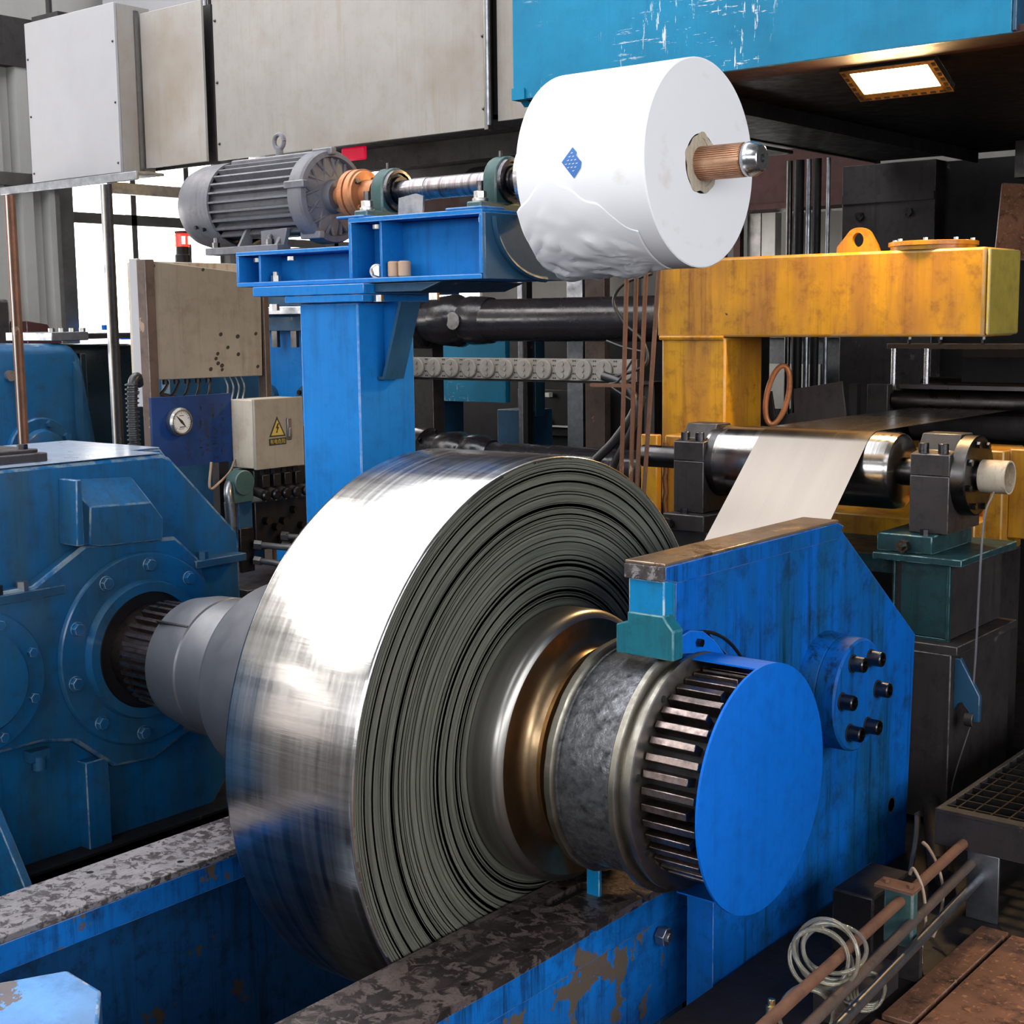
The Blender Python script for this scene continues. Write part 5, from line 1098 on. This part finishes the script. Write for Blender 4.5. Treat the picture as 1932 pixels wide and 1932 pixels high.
for k in range(24):
    x = .715+k*.05
    if bar is None: bar = build('grating_cross_bar', B().box(x-.0025, x+.0025, .95, 2.58, pz-.024, pz-.001), 'darkmet', pf)
    else: copyto(bar, (k*.05, 0, 0), pf)
# three rusty pipes on a clamp
pp = []
for i, ((xa, za), r_, m_, l_) in enumerate((((.735, .205), .014, 'rust', 'top rusty pipe of three along the floor'), ((.775, .150), .014, 'rust_pipe', 'middle grey-brown pipe of three along the floor'), ((.80, .110), .013, 'galv', 'lowest grey pipe of three along the floor'))):
    q = build('floor_pipe', B().cyl((xa+.105, -.62, za-.0), (xa, 1.25 if i == 0 else .95, za), r_, 16), m_, smooth=60); tag(q, l_, 'pipe', 'pipes along the floor')
pc = thing('pipe_clamp', 'green clamp block holding the three floor pipes', 'pipe clamp', (.8, .47, .12))
build('clamp_body', B().box(.735, .815, .44, .475, .082, .232), 'green', pc, .006); build('top_plate', B().box(.715, .82, .425, .485, .233, .242), 'rust', pc, .001)
for x in (.735, .80): build('bolt', B().hexb((x, .455, .242), (0, 0, 1), .010, .008), 'rust', pc)
build('clamp_post', B().box(.77, .83, .455, .475, -.01, .082), 'dark2', pc)
q = build('floor_box', B().box(.56, .68, .50, .74, -.012, .165), 'dark', bevel=.006); tag(q, 'black oily block on the floor behind the pipes', 'block')
q = build('floor_bracket', B().box(.70, .80, .12, .40, -.012, .06), 'dark2', bevel=.004); tag(q, 'low black bracket under the pipes by the hose', 'bracket')
# coiled clear hose
hc = thing('coiled_hose', 'coiled clear plastic hose with brass fitting on the pipes', 'hose', (.74, .05, .15))
b = B(); rr = random.Random(2)
m, nt, N, L, P = newmat('clear_plastic_hose'); P.inputs['Base Color'].default_value = (.62, .57, .44, 1); P.inputs['Roughness'].default_value = .12; P.inputs['Transmission Weight'].default_value = .75; P.inputs['Specular IOR Level'].default_value = .8
M['clear'] = m
for k in range(5):
    cx, cyy, cz = .765+.004*k, .02+.012*k, .20+.003*k; R_ = .068+.006*(k % 3); tl = (.9, .3, 1.3, .6, .1)[k]; az = (.5, 1.2, 0., .9, .3)[k]
    u = Vector((math.cos(az), math.sin(az), 0)); v = Vector((-math.sin(az)*math.cos(tl), math.cos(az)*math.cos(tl), math.sin(tl)+.35)).normalized()
    b.tube([Vector((cx, cyy, cz))+u*R_*math.cos(a)+v*R_*math.sin(a) for a in [2*PI*j/30 for j in range(31)]], .0055, 8)
for k in range(6):
    c = Vector((.775-.003*k, -.06+.012*k, .095-.006*k)); R_ = .062+.003*k
    u = Vector((.8, .55, .1)).normalized(); v = Vector((-.15, .1, 1)).normalized()
    b.tube([c+u*R_*math.cos(a)+v*R_*.95*math.sin(a) for a in [2*PI*j/30 for j in range(31)]], .0055, 8)
for k in range(4):
    c = Vector((.815+.002*k, .17+.006*k, .075)); R_ = .05-.004*k
    u = Vector((.6, .8, .0)).normalized(); v = Vector((-.1, .0, 1)).normalized()
    b.tube([c+u*R_*math.cos(a)+v*R_*math.sin(a) for a in [2*PI*j/24 for j in range(25)]], .0045, 8)
build('hose_coils', b, 'clear', hc, smooth=60)
b = B().cyl((.742, -.165, .15), (.748, -.175, .10), .013, 12).cyl((.748, -.175, .10), (.750, -.18, .062), .015, 12).cyl((.741, -.163, .165), (.742, -.165, .15), .009, 8); build('brass_fitting', b, 'brass', hc, .001)
q = build('tan_rope', B().tube(spline([(.655, .88, .20), (.68, .86, .195), (.73, .80, .18), (.77, .75, .13), (.775, .72, .06), (.765, .70, .01)], 8), lambda t: .0045+.004*max(0, .35-t), 8), 'copperwire', smooth=60); tag(q, 'frayed tan rope looping over the pipes', 'rope')
q = build('wire_loop', B().tube(spline([(.745, .58, .225), (.76, .57, .245), (.79, .56, .20), (.80, .56, .12), (.795, .55, .04), (.80, .54, .005)], 8), .0045, 8), 'copperwire', smooth=60); tag(q, 'stiff tan wire hooked over the pipes near the clamp', 'wire')
vs = []; rr = random.Random(9)
for i in range(9):
    for j in range(6):
        u, v = i/8, j/5; vs.append((.795+.085*u-.02*v, -.02+.12*u*.35-.055*v*(1-abs(u-.6)), .006+.02*abs(math.sin(u*4.5+v*2))*(1-abs(2*v-1))+.01*(1-v)))
q = build('rag', B().add(vs, [(i*6+j, (i+1)*6+j, (i+1)*6+j+1, i*6+j+1) for i in range(8) for j in range(5)]), 'rag', smooth=30); tag(q, 'small dirty white rag on the floor beside the hose', 'rag')
q = build('metal_offcut', B().prism('z', [(.80, .08), (.815, .07), (.79, .20), (.765, .19)], .0, .008), 'brick'); tag(q, 'rusty flat offcut lying between hose and floor plates', 'scrap')
q = build('wood_scrap', B().prism('z', [(-1.40, -.02), (-1.33, .02), (-1.2, .26), (-1.28, .22)], -.05, -.03), 'copper', bevel=.002); tag(q, 'orange wood scrap lying in the dark left of the coil', 'scrap')
# blue block in the bottom left corner
ct = build('corner_block', B().add([(-.42, -1.62, .38), (-.26, -1.32, .38), (-.13, -1.33, .38), (-.02, -1.42, .33), (.0, -1.62, .33), (-.42, -1.62, -.2), (-.26, -1.32, -.2), (-.13, -1.33, -.2), (-.02, -1.42, -.2), (.0, -1.62, -.2)],
           [(0, 1, 2, 3, 4), (9, 8, 7, 6, 5), (0, 5, 6, 1), (1, 6, 7, 2), (2, 7, 8, 3), (3, 8, 9, 4), (4, 9, 5, 0)]), 'corner', bevel=.008); tag(ct, 'chipped blue block in the bottom left corner', 'machine block')
# pit machinery under the coil
q = build('pit_bar', B().box(-.62, -.60, -.9, .3, -.55, -.50).box(-.5, -.2, -.5, -.45, -.6, -.55), 'dark2'); tag(q, 'dark bar in the pit below the coil', 'bar')
q = build('lower_bearing_mount', B().box(.10, .30, .30, 1.25, -.9, .0), 'dark', bevel=.005); tag(q, 'black mount under the support arm', 'machine stand')
for i_, (x_, y_) in enumerate(((.60, .95), (.60, 1.1))): pass
q = build('dark_pipe', B().cyl((.42, 1.5, .10), (.66, .98, .10), .03, 16).cyl((.42, 1.56, .04), (.66, 1.04, .04), .03, 16), 'dark', smooth=60); tag(q, 'dark pipes under the platform corner', 'pipe')
q = build('cable_end', B().tube(spline([(.50, 1.20, .15), (.54, 1.1, .12), (.545, 1.05, .02)], 6), .008, 8).prism('y', [(.49, .16), (.505, .17), (.51, .11), (.495, .10)], 1.2, 1.21), 'hose'); tag(q, 'grey cable with white tag at the arm foot', 'cable')
